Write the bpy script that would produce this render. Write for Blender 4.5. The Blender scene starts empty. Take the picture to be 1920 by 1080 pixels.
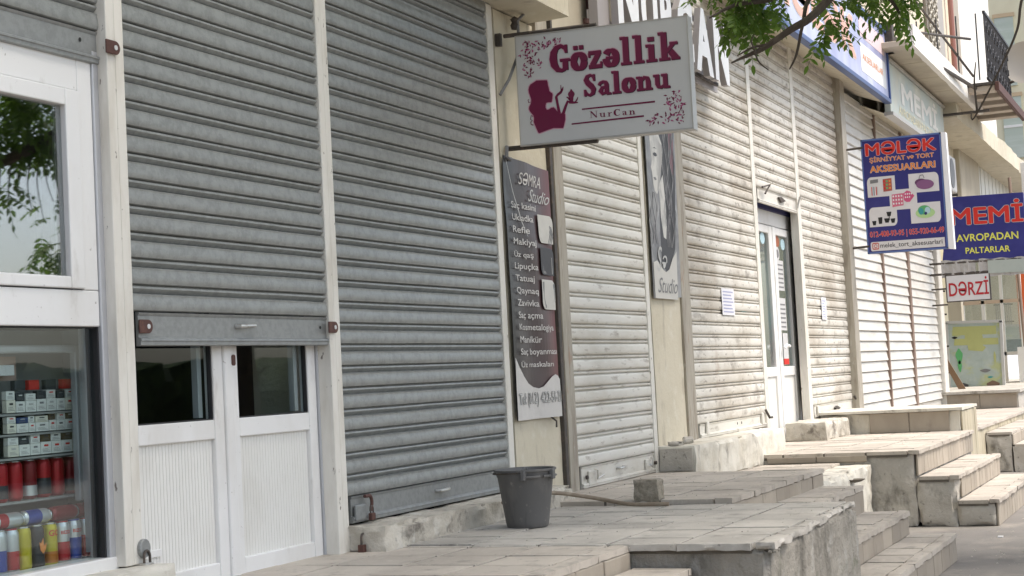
import bpy, bmesh, math, random
from mathutils import Vector, Matrix, noise
random.seed(7)
sc = bpy.context.scene
COL = sc.collection
R = math.radians
UP = 1.43            # eye height: everything below is measured from the eye, then lifted by this at the end

# ------------------------------------------------------------------ camera, sky, sun
cam = bpy.data.cameras.new('camera'); camo = bpy.data.objects.new('camera', cam); COL.objects.link(camo)
cam.sensor_width = 36.0; cam.lens = 36.0 * 2973.7 / 1920.0; cam.clip_start = 0.1; cam.clip_end = 600
yaw, pitch, roll = R(23.6964), R(3.2723), R(-3.0099)
fw = Vector((math.cos(pitch)*math.cos(yaw), math.cos(pitch)*math.sin(yaw), math.sin(pitch)))
rt = fw.cross(Vector((0, 0, 1))).normalized(); uq = rt.cross(fw)
r2 = rt*math.cos(roll) + uq*math.sin(roll); u2 = -rt*math.sin(roll) + uq*math.cos(roll)
m = Matrix((r2, u2, -fw)).transposed().to_4x4(); camo.matrix_world = m
sc.camera = camo
SUN_EL, SUN_AZ = 60, -84     # azimuth measured from +x towards +y
world = bpy.data.worlds.new('World'); sc.world = world; world.use_nodes = True
wn = world.node_tree; bg = wn.nodes['Background']
sky = wn.nodes.new('ShaderNodeTexSky'); sky.sky_type = 'NISHITA'; sky.sun_disc = False
sky.sun_elevation = R(SUN_EL); sky.sun_rotation = R(90 - SUN_AZ)
sky.air_density = 1.0; sky.dust_density = 3.0; sky.ozone_density = 1.0
hs = wn.nodes.new('ShaderNodeHueSaturation'); hs.inputs['Saturation'].default_value = 0.68
wn.links.new(sky.outputs[0], hs.inputs['Color']); wn.links.new(hs.outputs[0], bg.inputs[0]); bg.inputs[1].default_value = 0.135
sl = bpy.data.lights.new('sun', 'SUN'); sl.energy = 1.8; sl.angle = R(22); sl.color = (1.0, 0.925, 0.84)
so = bpy.data.objects.new('sun', sl); COL.objects.link(so)
sd = Vector((math.cos(R(SUN_EL))*math.cos(R(SUN_AZ)), math.cos(R(SUN_EL))*math.sin(R(SUN_AZ)), math.sin(R(SUN_EL))))
so.rotation_euler = (-sd).to_track_quat('-Z', 'Y').to_euler(); so.location = (0, -10, 30)
sc.view_settings.view_transform = 'Standard'; sc.view_settings.look = 'None'
sc.view_settings.gamma = 1.0; sc.view_settings.use_curve_mapping = False
sc.view_settings.exposure = 1.0
sc.render.engine = 'CYCLES'
sc.cycles.max_bounces = 6; sc.cycles.diffuse_bounces = 3; sc.cycles.transparent_max_bounces = 12
sc.cycles.caustics_reflective = False; sc.cycles.caustics_refractive = False

# ------------------------------------------------------------------ materials
MATS = {}
def N(nt, t, **k):
    n = nt.nodes.new(t)
    for a, v in k.items(): setattr(n, a, v)
    return n
def ramp(nt, src, stops):
    r = N(nt, 'ShaderNodeValToRGB'); e = r.color_ramp.elements
    while len(e) < len(stops): e.new(0.5)
    for i, (p, c) in enumerate(stops):
        e[i].position = p; e[i].color = c if len(c) == 4 else (*c, 1)
    nt.links.new(src, r.inputs[0]); return r.outputs[0]
def noise_tex(nt, vec, scale, detail=4, rough=.55, stretch=(1, 1, 1)):
    mp = N(nt, 'ShaderNodeMapping'); mp.inputs['Scale'].default_value = stretch
    nt.links.new(vec, mp.inputs[0])
    n = N(nt, 'ShaderNodeTexNoise'); n.inputs['Scale'].default_value = scale
    n.inputs['Detail'].default_value = detail; n.inputs['Roughness'].default_value = rough
    nt.links.new(mp.outputs[0], n.inputs['Vector']); return n.outputs['Fac']
def mix(nt, fac, a, b, mode='MIX'):
    x = N(nt, 'ShaderNodeMix', data_type='RGBA', blend_type=mode)
    if isinstance(fac, float) or isinstance(fac, int): x.inputs[0].default_value = fac
    else: nt.links.new(fac, x.inputs[0])
    for i, v in ((6, a), (7, b)):
        if isinstance(v, tuple): x.inputs[i].default_value = (*v, 1)
        else: nt.links.new(v, x.inputs[i])
    return x.outputs[2]
def mat(name, col, rough=.6, metal=0.0, spec=.5, layers=(), bump=(), vary=0.0, alpha=None, emit=None, coat=0.0):
    """layers: (colour, scale, lo, hi, stretch, strength) blended in by a thresholded noise; bump: (scale, strength, distance, stretch)"""
    if name in MATS: return MATS[name]
    M = bpy.data.materials.new(name); M.use_nodes = True; nt = M.node_tree
    b = nt.nodes['Principled BSDF']
    b.inputs['Roughness'].default_value = rough; b.inputs['Metallic'].default_value = metal
    b.inputs['Specular IOR Level'].default_value = spec
    if coat: b.inputs['Coat Weight'].default_value = coat
    geo = N(nt, 'ShaderNodeNewGeometry'); vec = geo.outputs['Position']
    c = None
    rgb = N(nt, 'ShaderNodeRGB'); rgb.outputs[0].default_value = (*col, 1); c = rgb.outputs[0]
    if vary:
        oi = N(nt, 'ShaderNodeObjectInfo')
        hv = N(nt, 'ShaderNodeHueSaturation')
        mr = N(nt, 'ShaderNodeMapRange'); mr.inputs[3].default_value = 1 - vary; mr.inputs[4].default_value = 1 + vary
        nt.links.new(oi.outputs['Random'], mr.inputs[0]); nt.links.new(mr.outputs[0], hv.inputs['Value'])
        nt.links.new(c, hv.inputs['Color']); c = hv.outputs[0]
    for (lc, s, lo, hi, st, k) in layers:
        f = noise_tex(nt, vec, s, 5, .6, st)
        mr = N(nt, 'ShaderNodeMapRange'); mr.inputs[1].default_value = lo; mr.inputs[2].default_value = hi
        mr.inputs[4].default_value = k; mr.clamp = True
        nt.links.new(f, mr.inputs[0])
        c = mix(nt, mr.outputs[0], c, lc)
    nt.links.new(c, b.inputs['Base Color'])
    prev = None
    for (s, k, dist, st) in bump:
        f = noise_tex(nt, vec, s, 6, .6, st)
        bp = N(nt, 'ShaderNodeBump'); bp.inputs['Strength'].default_value = k; bp.inputs['Distance'].default_value = dist
        nt.links.new(f, bp.inputs['Height'])
        if prev: nt.links.new(prev, bp.inputs['Normal'])
        prev = bp.outputs[0]
    if prev: nt.links.new(prev, b.inputs['Normal'])
    if emit: b.inputs['Emission Color'].default_value = (*emit[0], 1); b.inputs['Emission Strength'].default_value = emit[1]
    MATS[name] = M; return M
def glass(name, refl, tint=(.9, .95, .95)):
    if name in MATS: return MATS[name]
    M = bpy.data.materials.new(name); M.use_nodes = True; nt = M.node_tree
    nt.nodes.remove(nt.nodes['Principled BSDF']); out = nt.nodes['Material Output']
    t = N(nt, 'ShaderNodeBsdfTransparent'); t.inputs[0].default_value = (*tint, 1)
    g = N(nt, 'ShaderNodeBsdfGlossy'); g.inputs['Roughness'].default_value = .015
    fr = N(nt, 'ShaderNodeFresnel'); gg = N(nt, 'ShaderNodeNewGeometry')
    ir_ = N(nt, 'ShaderNodeMapRange'); ir_.inputs[3].default_value = 1.5; ir_.inputs[4].default_value = 1/1.5
    nt.links.new(gg.outputs['Backfacing'], ir_.inputs[0]); nt.links.new(ir_.outputs[0], fr.inputs[0])
    mr = N(nt, 'ShaderNodeMapRange'); mr.inputs[3].default_value = refl; mr.inputs[4].default_value = 1.0
    nt.links.new(fr.outputs[0], mr.inputs[0])
    mx = N(nt, 'ShaderNodeMixShader'); nt.links.new(mr.outputs[0], mx.inputs[0])
    nt.links.new(t.outputs[0], mx.inputs[1]); nt.links.new(g.outputs[0], mx.inputs[2])
    nt.links.new(mx.outputs[0], out.inputs[0]); MATS[name] = M; return M
def flat(name, col, rough=.5): return mat(name, col, rough, spec=.35, layers=(((col[0]*.75+.02, col[1]*.75+.02, col[2]*.75+.02), 9, .5, .75, (1, 1, 1), .35),))

O1 = (1, 1, 1)
galv = mat('galvanised_steel', (.315, .325, .315), .42, .3, layers=(((.215, .225, .215), 26, .42, .62, O1, .6), ((.36, .375, .37), 60, .55, .75, O1, .55), ((.14, .135, .125), 5, .6, .8, (.3, 1, 3), .35), ((.3, .24, .18), 2.2, .68, .8, (.5, 1, 2), .3)),
           bump=((110, .18, .004, O1), (2.2, .25, .02, (1, 1, 2))))
galv_bar = mat('galvanised_bar', (.30, .31, .305), .45, .3, layers=(((.22, .23, .225), 30, .42, .62, O1, .6), ((.24, .22, .19), 4, .6, .8, (.4, 1, 3), .4)), bump=((90, .12, .003, O1),))
cream_sh = mat('cream_shutter_paint', (.70, .68, .62), .5, .05, layers=(((.50, .46, .38), 2.6, .46, .7, (.6, 1, 1.6), .6), ((.30, .26, .21), 7, .58, .70, (.7, 1, 2.6), .75), ((.20, .17, .13), 22, .66, .74, (.6, 1, 2.5), .6), ((.82, .80, .75), 12, .62, .72, (.5, 1, 3), .5), ((.28, .17, .10), 8, .72, .8, (.8, 1, .6), .6)),
           bump=((14, .2, .01, (.5, 1, 2)), (90, .12, .002, O1)))
cream_sh2 = mat('stained_shutter_paint', (.66, .635, .575), .55, .03, layers=(((.42, .37, .30), 1.3, .44, .66, (.8, 1, 1.2), .8), ((.25, .22, .18), 4.5, .54, .70, (.9, 1, 1.6), .75), ((.14, .12, .095), 15, .59, .70, (.8, 1, 2), .75), ((.80, .77, .70), 8, .60, .70, (.6, 1, 3), .5), ((.26, .15, .09), 2.6, .66, .78, (1.2, 1, .35), .45)),
           bump=((14, .22, .01, (.5, 1, 2)), (90, .12, .002, O1)))
white_sh = mat('white_shutter_paint', (.66, .645, .60), .45, .05, layers=(((.48, .45, .39), 3, .46, .72, (.6, 1, 2), .6), ((.36, .27, .19), 6, .60, .78, (.5, 1, 2), .45)), bump=((10, .25, .015, (.4, 1, 2)),))
post_w = mat('cream_post_paint', (.74, .715, .65), .5, layers=(((.55, .51, .43), 5, .46, .70, (2, 2, .5), .65), ((.14, .11, .09), 30, .665, .70, (1, 1, .45), .9)), bump=((30, .2, .006, (1, 1, .3)),))
post_b = mat('brown_grey_post', (.40, .365, .30), .6, layers=(((.22, .18, .14), 7, .48, .68, (3, 3, .35), .75), ((.62, .58, .5), 16, .6, .72, (2, 2, .5), .6), ((.30, .15, .08), 5, .62, .75, (2, 2, .7), .7)), bump=((30, .25, .006, (1, 1, .3)),))
bar_b = mat('rust_stained_bar', (.26, .19, .15), .6, layers=(((.13, .07, .05), 6, .46, .66, (2, 2, .5), .8),))
rust = mat('rusty_brown_paint', (.085, .036, .028), .65, layers=(((.17, .08, .05), 30, .5, .7, O1, .6),), bump=((80, .3, .003, O1),))
steel_dk = mat('dark_rusted_steel', (.07, .06, .052), .6, .2, layers=(((.17, .12, .09), 20, .5, .7, O1, .6),))
steel_lt = mat('bare_steel', (.62, .61, .58), .32, .8, layers=(((.35, .3, .25), 40, .5, .7, O1, .6),))
pvc = mat('white_pvc', (.80, .80, .79), .35, layers=(((.64, .62, .58), 2.5, .46, .72, (1, 1, .5), .6), ((.42, .39, .34), 9, .60, .75, (1, 1, .4), .5), ((.2, .17, .14), 45, .68, .73, O1, .6)))
pvc_panel = mat('ribbed_pvc_panel', (.78, .775, .74), .45, layers=(((.62, .6, .55), 3.5, .48, .75, (1, 1, .6), .5),))
alu = mat('aluminium_grey', (.50, .51, .53), .4, .3, layers=(((.33, .33, .34), 5, .5, .7, (1, 1, .4), .5),))
gasket = mat('black_gasket', (.02, .02, .022), .6)
dark_gap = mat('dark_brown_channel', (.035, .022, .02), .7)
plaster = mat('cream_plaster', (.64, .585, .46), .85, layers=(((.54, .49, .37), 2.5, .45, .7, O1, .6), ((.34, .295, .22), 5, .57, .70, (1.5, 1, .4), .6), ((.74, .71, .62), 6, .56, .7, O1, .5), ((.20, .17, .14), 34, .72, .76, O1, .7)), bump=((22, .35, .01, O1), (120, .2, .003, O1)))
plaster_d = mat('old_beige_panel', (.50, .45, .35), .8, layers=(((.36, .31, .24), 2, .45, .7, (1, 1, .6), .7), ((.22, .18, .13), 7, .62, .75, (2, 2, .4), .6)), bump=((30, .2, .006, O1),))
conc = mat('weathered_concrete', (.52, .485, .425), .9, layers=(((.40, .37, .315), 3, .45, .68, O1, .7), ((.62, .59, .53), 8, .55, .7, O1, .6), ((.13, .12, .10), 4.5, .55, .69, (1, 1, .6), .8), ((.19, .19, .14), 3, .60, .74, O1, .5), ((.10, .09, .075), 19, .62, .70, O1, .6)), bump=((14, .6, .025, O1), (70, .45, .006, O1)))
conc_d = mat('dark_eroded_concrete', (.33, .305, .26), .92, layers=(((.12, .11, .09), 4, .47, .66, (1, 1, .35), .85), ((.42, .40, .36), 9, .56, .7, (1, 1, .6), .7), ((.13, .15, .085), 6, .6, .74, O1, .6)), bump=((10, .8, .04, O1), (60, .5, .008, O1)))
stone_sill = mat('chipped_stone_sill', (.60, .56, .48), .92, layers=(((.40, .365, .305), 4, .42, .62, O1, .8), ((.72, .70, .64), 6, .55, .66, O1, .7), ((.15, .13, .11), 5, .58, .68, O1, .85), ((.26, .24, .20), 24, .58, .70, O1, .6)), bump=((12, .8, .025, O1), (60, .5, .006, O1)))
white_pl = mat('whitewashed_plaster', (.67, .64, .56), .9, layers=(((.52, .47, .37), 4, .48, .68, (1, 1, .5), .6), ((.22, .195, .165), 4.5, .56, .68, (1, 1, .6), .85), ((.36, .34, .30), 20, .62, .74, O1, .5)), bump=((12, .5, .02, O1), (70, .4, .005, O1)))
tile_m = mat('beige_paving_tile', (.54, .485, .415), .85, vary=.09, layers=(((.38, .335, .285), 1.6, .42, .66, O1, .7), ((.25, .225, .19), 7, .55, .71, O1, .65), ((.16, .145, .12), 28, .63, .73, O1, .6), ((.63, .59, .52), 14, .58, .72, (1, 2, 1), .45)), bump=((50, .3, .004, O1), (6, .2, .02, O1)))
tile_g = mat('grey_paving_tile', (.52, .485, .43), .85, vary=.11, layers=(((.35, .33, .295), 1.8, .42, .66, O1, .7), ((.22, .205, .18), 7, .55, .71, O1, .65), ((.15, .14, .12), 28, .63, .73, O1, .6), ((.60, .58, .53), 12, .56, .7, O1, .45)), bump=((50, .3, .004, O1), (6, .2, .02, O1)))
riser_m = mat('tan_riser_tile', (.40, .35, .285), .8, vary=.14, layers=(((.30, .255, .20), 4, .45, .7, (1, 1, .5), .6), ((.16, .14, .12), 6, .6, .75, (1, 1, .6), .6)), bump=((40, .3, .004, O1),))
riser_y = mat('yellowish_riser_tile', (.52, .465, .34), .8, vary=.1, layers=(((.36, .31, .22), 4, .45, .7, (1, 1, .5), .6),), bump=((40, .3, .004, O1),))
mortar = mat('dark_mortar', (.17, .15, .125), .95, bump=((40, .4, .006, O1),))
joint_m = mat('dirty_joint', (.13, .115, .095), .95, layers=(((.24, .21, .17), 8, .5, .7, O1, .6),), bump=((60, .3, .004, O1),))
asphalt = mat('dusty_asphalt', (.27, .25, .225), .93, layers=(((.20, .185, .17), .9, .4, .62, O1, .75), ((.42, .375, .32), 2.2, .52, .72, O1, .6), ((.12, .11, .1), 45, .62, .72, O1, .5)), bump=((120, .5, .006, O1), (8, .2, .02, O1)))
bucket_m = mat('grey_plastic', (.12, .118, .115), .5, layers=(((.19, .18, .17), 7, .50, .70, (1, 1, .5), .6), ((.34, .31, .28), 24, .62, .72, O1, .6), ((.07, .07, .07), 12, .56, .7, (2, 2, .4), .5)))
stone_m = mat('rough_stone', (.33, .295, .235), .95, layers=(((.17, .15, .11), 22, .48, .66, O1, .8), ((.46, .41, .32), 40, .56, .7, O1, .6)), bump=((45, .8, .012, O1),))
hose_m = mat('dusty_hose', (.25, .20, .145), .7, layers=(((.40, .34, .26), 12, .5, .7, O1, .6),))
glass_w = glass('window_glass', .30); glass_s = glass('shop_glass', .02); glass_d = glass('door_glass', .0)
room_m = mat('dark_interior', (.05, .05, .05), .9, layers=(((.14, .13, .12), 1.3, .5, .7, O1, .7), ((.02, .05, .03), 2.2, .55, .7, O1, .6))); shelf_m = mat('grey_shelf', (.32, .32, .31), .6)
sign_w = mat('grey_white_sign', (.62, .625, .62), .4, layers=(((.54, .54, .53), 2, .45, .7, (1, 1, .6), .5), ((.36, .34, .31), 9, .66, .78, (2, 2, .4), .4)))
maroon = flat('maroon_print', (.165, .012, .055)); maroon_d = flat('dark_maroon_print', (.05, .012, .03)); pink = flat('pink_print', (.62, .33, .43))
box_w = mat('white_sign_face', (.86, .86, .87), .35); box_side = mat('sign_letter_side', (.40, .37, .37), .5)
blue = mat('blue_sign_print', (.022, .022, .17), .4, layers=(((.045, .045, .24), 3, .45, .7, O1, .5),)); red = flat('red_print', (.62, .03, .02)); white = flat('white_print', (.78, .78, .78))
orange = flat('orange_print', (.75, .26, .06)); yellow = flat('yellow_print', (.72, .70, .12)); black = flat('black_print', (.02, .02, .02))
green = flat('green_print', (.12, .42, .16)); violet = flat('violet_print', (.12, .045, .13)); teal = flat('teal_print', (.05, .30, .32)); cyan = flat('pale_blue_print', (.45, .62, .68))
grey_l = flat('light_grey_print', (.52, .52, .50)); grey_m = flat('mid_grey_print', (.20, .20, .205)); grey_d = flat('dark_grey_print', (.06, .06, .065)); skin_g = flat('pale_grey_print', (.60, .585, .54))
bark = mat('dark_bark', (.075, .060, .048), .95, layers=(((.13, .11, .09), 14, .48, .7, (1, 1, .3), .7),), bump=((35, .7, .012, (1, 1, .3)),))
def leaf_material():
    M = bpy.data.materials.new('leaf_green'); M.use_nodes = True; nt = M.node_tree; b = nt.nodes['Principled BSDF']
    geo = N(nt, 'ShaderNodeNewGeometry')
    f = noise_tex(nt, geo.outputs['Position'], 5, 3)
    r1 = ramp(nt, geo.outputs['Random Per Island'], [(0, (.04, .09, .015)), (.5, (.10, .19, .03)), (1, (.18, .29, .05))])
    c = mix(nt, f, r1, (.07, .14, .025)); nt.links.new(c, b.inputs['Base Color']); b.inputs['Roughness'].default_value = .5
    tr = N(nt, 'ShaderNodeBsdfTranslucent'); nt.links.new(mix(nt, .5, c, (.20, .34, .04)), tr.inputs[0])
    mx = N(nt, 'ShaderNodeMixShader'); mx.inputs[0].default_value = .45
    nt.links.new(b.outputs[0], mx.inputs[1]); nt.links.new(tr.outputs[0], mx.inputs[2])
    nt.links.new(mx.outputs[0], nt.nodes['Material Output'].inputs[0]); return M
leaf_m = leaf_material()
wall_y = mat('pale_yellow_render', (.76, .70, .50), .85, layers=(((.68, .61, .42), 1.5, .45, .7, O1, .5),), bump=((20, .2, .01, O1),))
wall_p = mat('pale_peach_render', (.74, .66, .52), .85, layers=(((.64, .55, .40), 1.2, .45, .7, (1, 1, .5), .6), ((.42, .36, .28), 4, .66, .78, O1, .4)), bump=((20, .2, .01, O1),))
wall_w = mat('white_render', (.82, .80, .75), .8, layers=(((.7, .66, .58), 2, .5, .75, (1, 1, .4), .5),))
iron = mat('black_wrought_iron', (.045, .045, .05), .5, .3)
pane_g = mat('greenish_blind', (.48, .53, .44), .4, layers=(((.58, .62, .55), 1.6, .45, .65, (.3, .3, 3), .7),))

# ------------------------------------------------------------------ mesh helpers
WLOC = {}
class MB:
    def __init__(s): s.v = []; s.f = []
    def add(s, vs, fs):
        n = len(s.v); s.v += [tuple(a) for a in vs]; s.f += [tuple(n+i for i in f) for f in fs]; return s
    def box(s, x0, x1, y0, y1, z0, z1):
        return s.add([(x0,y0,z0),(x1,y0,z0),(x1,y1,z0),(x0,y1,z0),(x0,y0,z1),(x1,y0,z1),(x1,y1,z1),(x0,y1,z1)],
                     [(0,3,2,1),(4,5,6,7),(0,1,5,4),(1,2,6,5),(2,3,7,6),(3,0,4,7)])
    def prism(s, pts, fn, d0, d1):
        """outline pts (u,v), counter-clockwise; fn(u,v,d) -> world point"""
        n = len(pts); s.add([fn(u, v, d1) for u, v in pts] + [fn(u, v, d0) for u, v in pts],
                            [tuple(range(n)), tuple(range(2*n-1, n-1, -1))] + [(i, n+i, n+(i+1) % n, (i+1) % n) for i in range(n)]); return s
    def tube(s, path, rad, n=8, cap=True):
        P = [Vector(p) for p in path]; rr = rad if isinstance(rad, (list, tuple)) else [rad]*len(P); vs = []
        up = None
        for i, p in enumerate(P):
            t = (P[min(i+1, len(P)-1)] - P[max(i-1, 0)]).normalized()
            if up is None: up = t.orthogonal().normalized()
            a = (up - t*up.dot(t)).normalized(); up = a; b = t.cross(a)
            for k in range(n):
                q = 2*math.pi*k/n; vs.append(p + (a*math.cos(q) + b*math.sin(q))*rr[i])
        fs = [(i*n+k, i*n+(k+1) % n, (i+1)*n+(k+1) % n, (i+1)*n+k) for i in range(len(P)-1) for k in range(n)]
        if cap: fs += [tuple(range(n-1, -1, -1)), tuple(range((len(P)-1)*n, len(P)*n))]
        return s.add(vs, fs)
    def lathe(s, prof, c, axis='z', n=28, jit=None):
        vs = []
        for (r, h) in prof:
            for k in range(n):
                q = 2*math.pi*k/n; a, b = r*math.cos(q), r*math.sin(q)
                vs.append((c[0]+a, c[1]+b, c[2]+h) if axis == 'z' else (c[0]+h, c[1]+a, c[2]+b))
        fs = [(i*n+k, i*n+(k+1) % n, (i+1)*n+(k+1) % n, (i+1)*n+k) for i in range(len(prof)-1) for k in range(n)]
        return s.add(vs, fs)
    def ribbon(s, pts, fn, d, grow=0.0):
        """flat band of varying width: pts (u,v,w)"""
        P = [Vector((p[0], p[1])) for p in pts]; vs = []
        for i, p in enumerate(P):
            t = (P[min(i+1, len(P)-1)] - P[max(i-1, 0)]); t = t.normalized() if t.length else Vector((1, 0)); nn = Vector((-t.y, t.x)); w = pts[i][2]/2 + grow
            for q in (p+nn*w, p-nn*w): vs.append(fn(q.x, q.y, d))
        return s.add(vs, [(2*i, 2*i+1, 2*i+3, 2*i+2) for i in range(len(P)-1)])
def finish(me, bevel=0, seg=2, smooth=False, angle=35):
    bm = bmesh.new(); bm.from_mesh(me)
    bmesh.ops.recalc_face_normals(bm, faces=bm.faces)
    if bevel: bmesh.ops.bevel(bm, geom=[e for e in bm.edges if len(e.link_faces) == 2 and e.calc_face_angle(0) > .5], offset=bevel, segments=seg, profile=.5, affect='EDGES')
    for f in bm.faces: f.smooth = bool(smooth)
    if smooth:
        for e in bm.edges:
            if len(e.link_faces) == 2 and e.calc_face_angle(0) > R(angle): e.smooth = False
    bm.to_mesh(me); bm.free()
def mesh(name, mb, mt, off=(0, 0, 0), bevel=0, seg=2, smooth=False, norm=True, angle=35):
    me = bpy.data.meshes.new(name); me.from_pydata([(v[0]-off[0], v[1]-off[1], v[2]-off[2]) for v in mb.v], [], mb.f)
    if norm: finish(me, bevel, seg, smooth, angle)
    me.materials.append(mt); return me
def tag(o, label=None, cat=None, group=None, kind=None):
    if label: o['label'] = label
    if cat: o['category'] = cat
    if group: o['group'] = group
    if kind: o['kind'] = kind
def put(name, me, parent=None, wloc=(0, 0, 0)):
    o = bpy.data.objects.new(name, me); COL.objects.link(o)
    p = WLOC.get(parent.name, (0, 0, 0)) if parent else (0, 0, 0)
    o.parent = parent; o.location = tuple(wloc[i]-p[i] for i in range(3)); WLOC[o.name] = tuple(wloc); return o
def thing(name, label, cat, loc, group=None):
    o = put(name, None, None, loc); o.empty_display_size = .1; tag(o, label, cat, group); return o
def part(name, mb, mt, parent, bevel=0, seg=2, smooth=False, label=None, kind=None, norm=True, angle=35, at=None):
    off = at if at else WLOC[parent.name]
    o = put(name, mesh(name, mb, mt, off, bevel, seg, smooth, norm, angle), parent, off); tag(o, label, kind=kind); return o
def solo(name, mb, mt, label, cat, loc, group=None, kind=None, **k):
    o = put(name, mesh(name, mb, mt, loc, **k), None, loc); tag(o, label, cat, group, kind); return o
def B(*a): return MB().box(*a)
def planeX(x): return lambda u, v, d: (x-d, -u, v)          # faces the camera side (-x); u = -y
def planeY(y): return lambda u, v, d: (u, y-d, v)           # faces the street (-y);  u = x
def rrect(u0, v0, u1, v1, r, corners=(1, 1, 1, 1), n=5):
    out = []
    for (cx, cy, a0, k) in ((u1-r, v0+r, -90, 0), (u1-r, v1-r, 0, 1), (u0+r, v1-r, 90, 2), (u0+r, v0+r, 180, 3)):
        if corners[k]:
            for i in range(n+1):
                a = R(a0 + 90*i/n); out.append((cx+r*math.cos(a), cy+r*math.sin(a)))
        else: out.append((cx+r*(1 if a0 in (-90, 0) else -1), cy+r*(1 if a0 in (0, 90) else -1)))
    return out
def ell(u, v, a, b, n=20): return [(u+a*math.cos(2*math.pi*i/n), v+b*math.sin(2*math.pi*i/n)) for i in range(n)]
def rough_box(x0, x1, y0, y1, z0, z1, res=.05, amp=.012, wear=.03, seed=0.0, sc1=6.0, zs=1.0):
    """a subdivided box whose faces are pushed about by noise and whose edges are worn"""
    mb = MB(); vid = {}
    nx, ny, nz = [max(1, min(160, int(round(d/res)))) for d in (x1-x0, y1-y0, z1-z0)]
    def V(i, j, k):
        if (i, j, k) in vid: return vid[(i, j, k)]
        p = Vector((x0+(x1-x0)*i/nx, y0+(y1-y0)*j/ny, z0+(z1-z0)*k/nz))
        q = (Vector((p.x, p.y, p.z*zs))+Vector((seed, seed*1.7, 0)))*sc1
        a = amp*noise.noise(q)+amp*.6*noise.noise(q*2.7)
        on = [i in (0, nx), j in (0, ny), k in (0, nz)]
        w = wear*max(0, noise.noise(q*.8+Vector((9, 3, 1)))+.25)
        d = Vector((0, 0, 0))
        for ax, (c, n) in enumerate(((i, nx), (j, ny), (k, nz))):
            if on[ax]:
                s = 1 if c == n else -1
                sh = a if ax != 2 else a*.35
                if sum(on) >= 2: sh -= w*(1 if ax != 2 else .5)
                d[ax] += s*sh
        vid[(i, j, k)] = len(mb.v); mb.v.append(tuple(p+d)); return vid[(i, j, k)]
    for j in range(ny):
        for k in range(nz):
            mb.f.append((V(0,j,k),V(0,j,k+1),V(0,j+1,k+1),V(0,j+1,k))); mb.f.append((V(nx,j,k),V(nx,j+1,k),V(nx,j+1,k+1),V(nx,j,k+1)))
    for i in range(nx):
        for k in range(nz):
            mb.f.append((V(i,0,k),V(i+1,0,k),V(i+1,0,k+1),V(i,0,k+1))); mb.f.append((V(i,ny,k),V(i,ny,k+1),V(i+1,ny,k+1),V(i+1,ny,k)))
    for i in range(nx):
        for j in range(ny):
            mb.f.append((V(i,j,0),V(i,j+1,0),V(i+1,j+1,0),V(i+1,j,0))); mb.f.append((V(i,j,nz),V(i+1,j,nz),V(i+1,j+1,nz),V(i,j+1,nz)))
    return mb

# ------------------------------------------------------------------ lettering
def text_mesh(body, bold=0.0, shear=0.0):
    c = bpy.data.curves.new('lettering', 'FONT'); c.body = body; c.offset = bold; c.shear = shear; c.resolution_u = 3
    o = bpy.data.objects.new('lettering', c); COL.objects.link(o); bpy.context.view_layer.update()
    me = bpy.data.meshes.new_from_object(o.evaluated_get(bpy.context.evaluated_depsgraph_get()))
    vs = [tuple(v.co) for v in me.vertices]; fs = [tuple(p.vertices) for p in me.polygons]
    bpy.data.objects.remove(o); bpy.data.curves.remove(c); bpy.data.meshes.remove(me)
    xs = [v[0] for v in vs]; ys = [v[1] for v in vs]
    return vs, fs, (min(xs), min(ys), max(xs), max(ys))
def lettering(body, fn, box, mt, parent, d=.002, bold=0.0, shear=0.0, outline=None, ogrow=.022, tilt=0.0, name='lettering'):
    """flat print; weight comes from copies shifted by a hair and stacked by a tenth of a millimetre"""
    u0, v0, u1, v1 = box
    vs, fs, bb = text_mesh(body, 0.0, shear); sx = (u1-u0)/(bb[2]-bb[0]); sy = (v1-v0)/(bb[3]-bb[1])
    def make(r, mtt, dd, nm, n):
        mb = MB()
        for k in range(n):
            ox, oy = (r*math.cos(6.2832*k/n), r*math.sin(6.2832*k/n)) if n > 1 else (0, 0)
            mb.add([fn(u0+(x+ox-bb[0])*sx, v0+(y+oy-bb[1])*sy+tilt*((x-bb[0])*sx), dd+k*.00007) for x, y, z in vs], fs)
        return part(nm, mb, mtt, parent, norm=False)
    if outline: make(bold+ogrow, outline, d*.5, 'lettering_outline', 8)
    return make(bold, mt, d+.0004, name, 1 if bold < .004 else 6)
def ring(cx, cy, rx, ry, ws, wt, a0=0, a1=360, n=22):
    return [(cx+rx*math.cos(R(a)), cy+ry*math.sin(R(a)), ws*abs(math.cos(R(a)))+wt*abs(math.sin(R(a)))) for a in [a0+(a1-a0)*i/n for i in range(n+1)]]
def rc(x0, y0, x1, y1): return [(x0, (y0+y1)/2, y1-y0), (x1, (y0+y1)/2, y1-y0)]
def vr(x0, y0, x1, y1): return [((x0+x1)/2, y0, x1-x0), ((x0+x1)/2, y1, x1-x0)]
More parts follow.
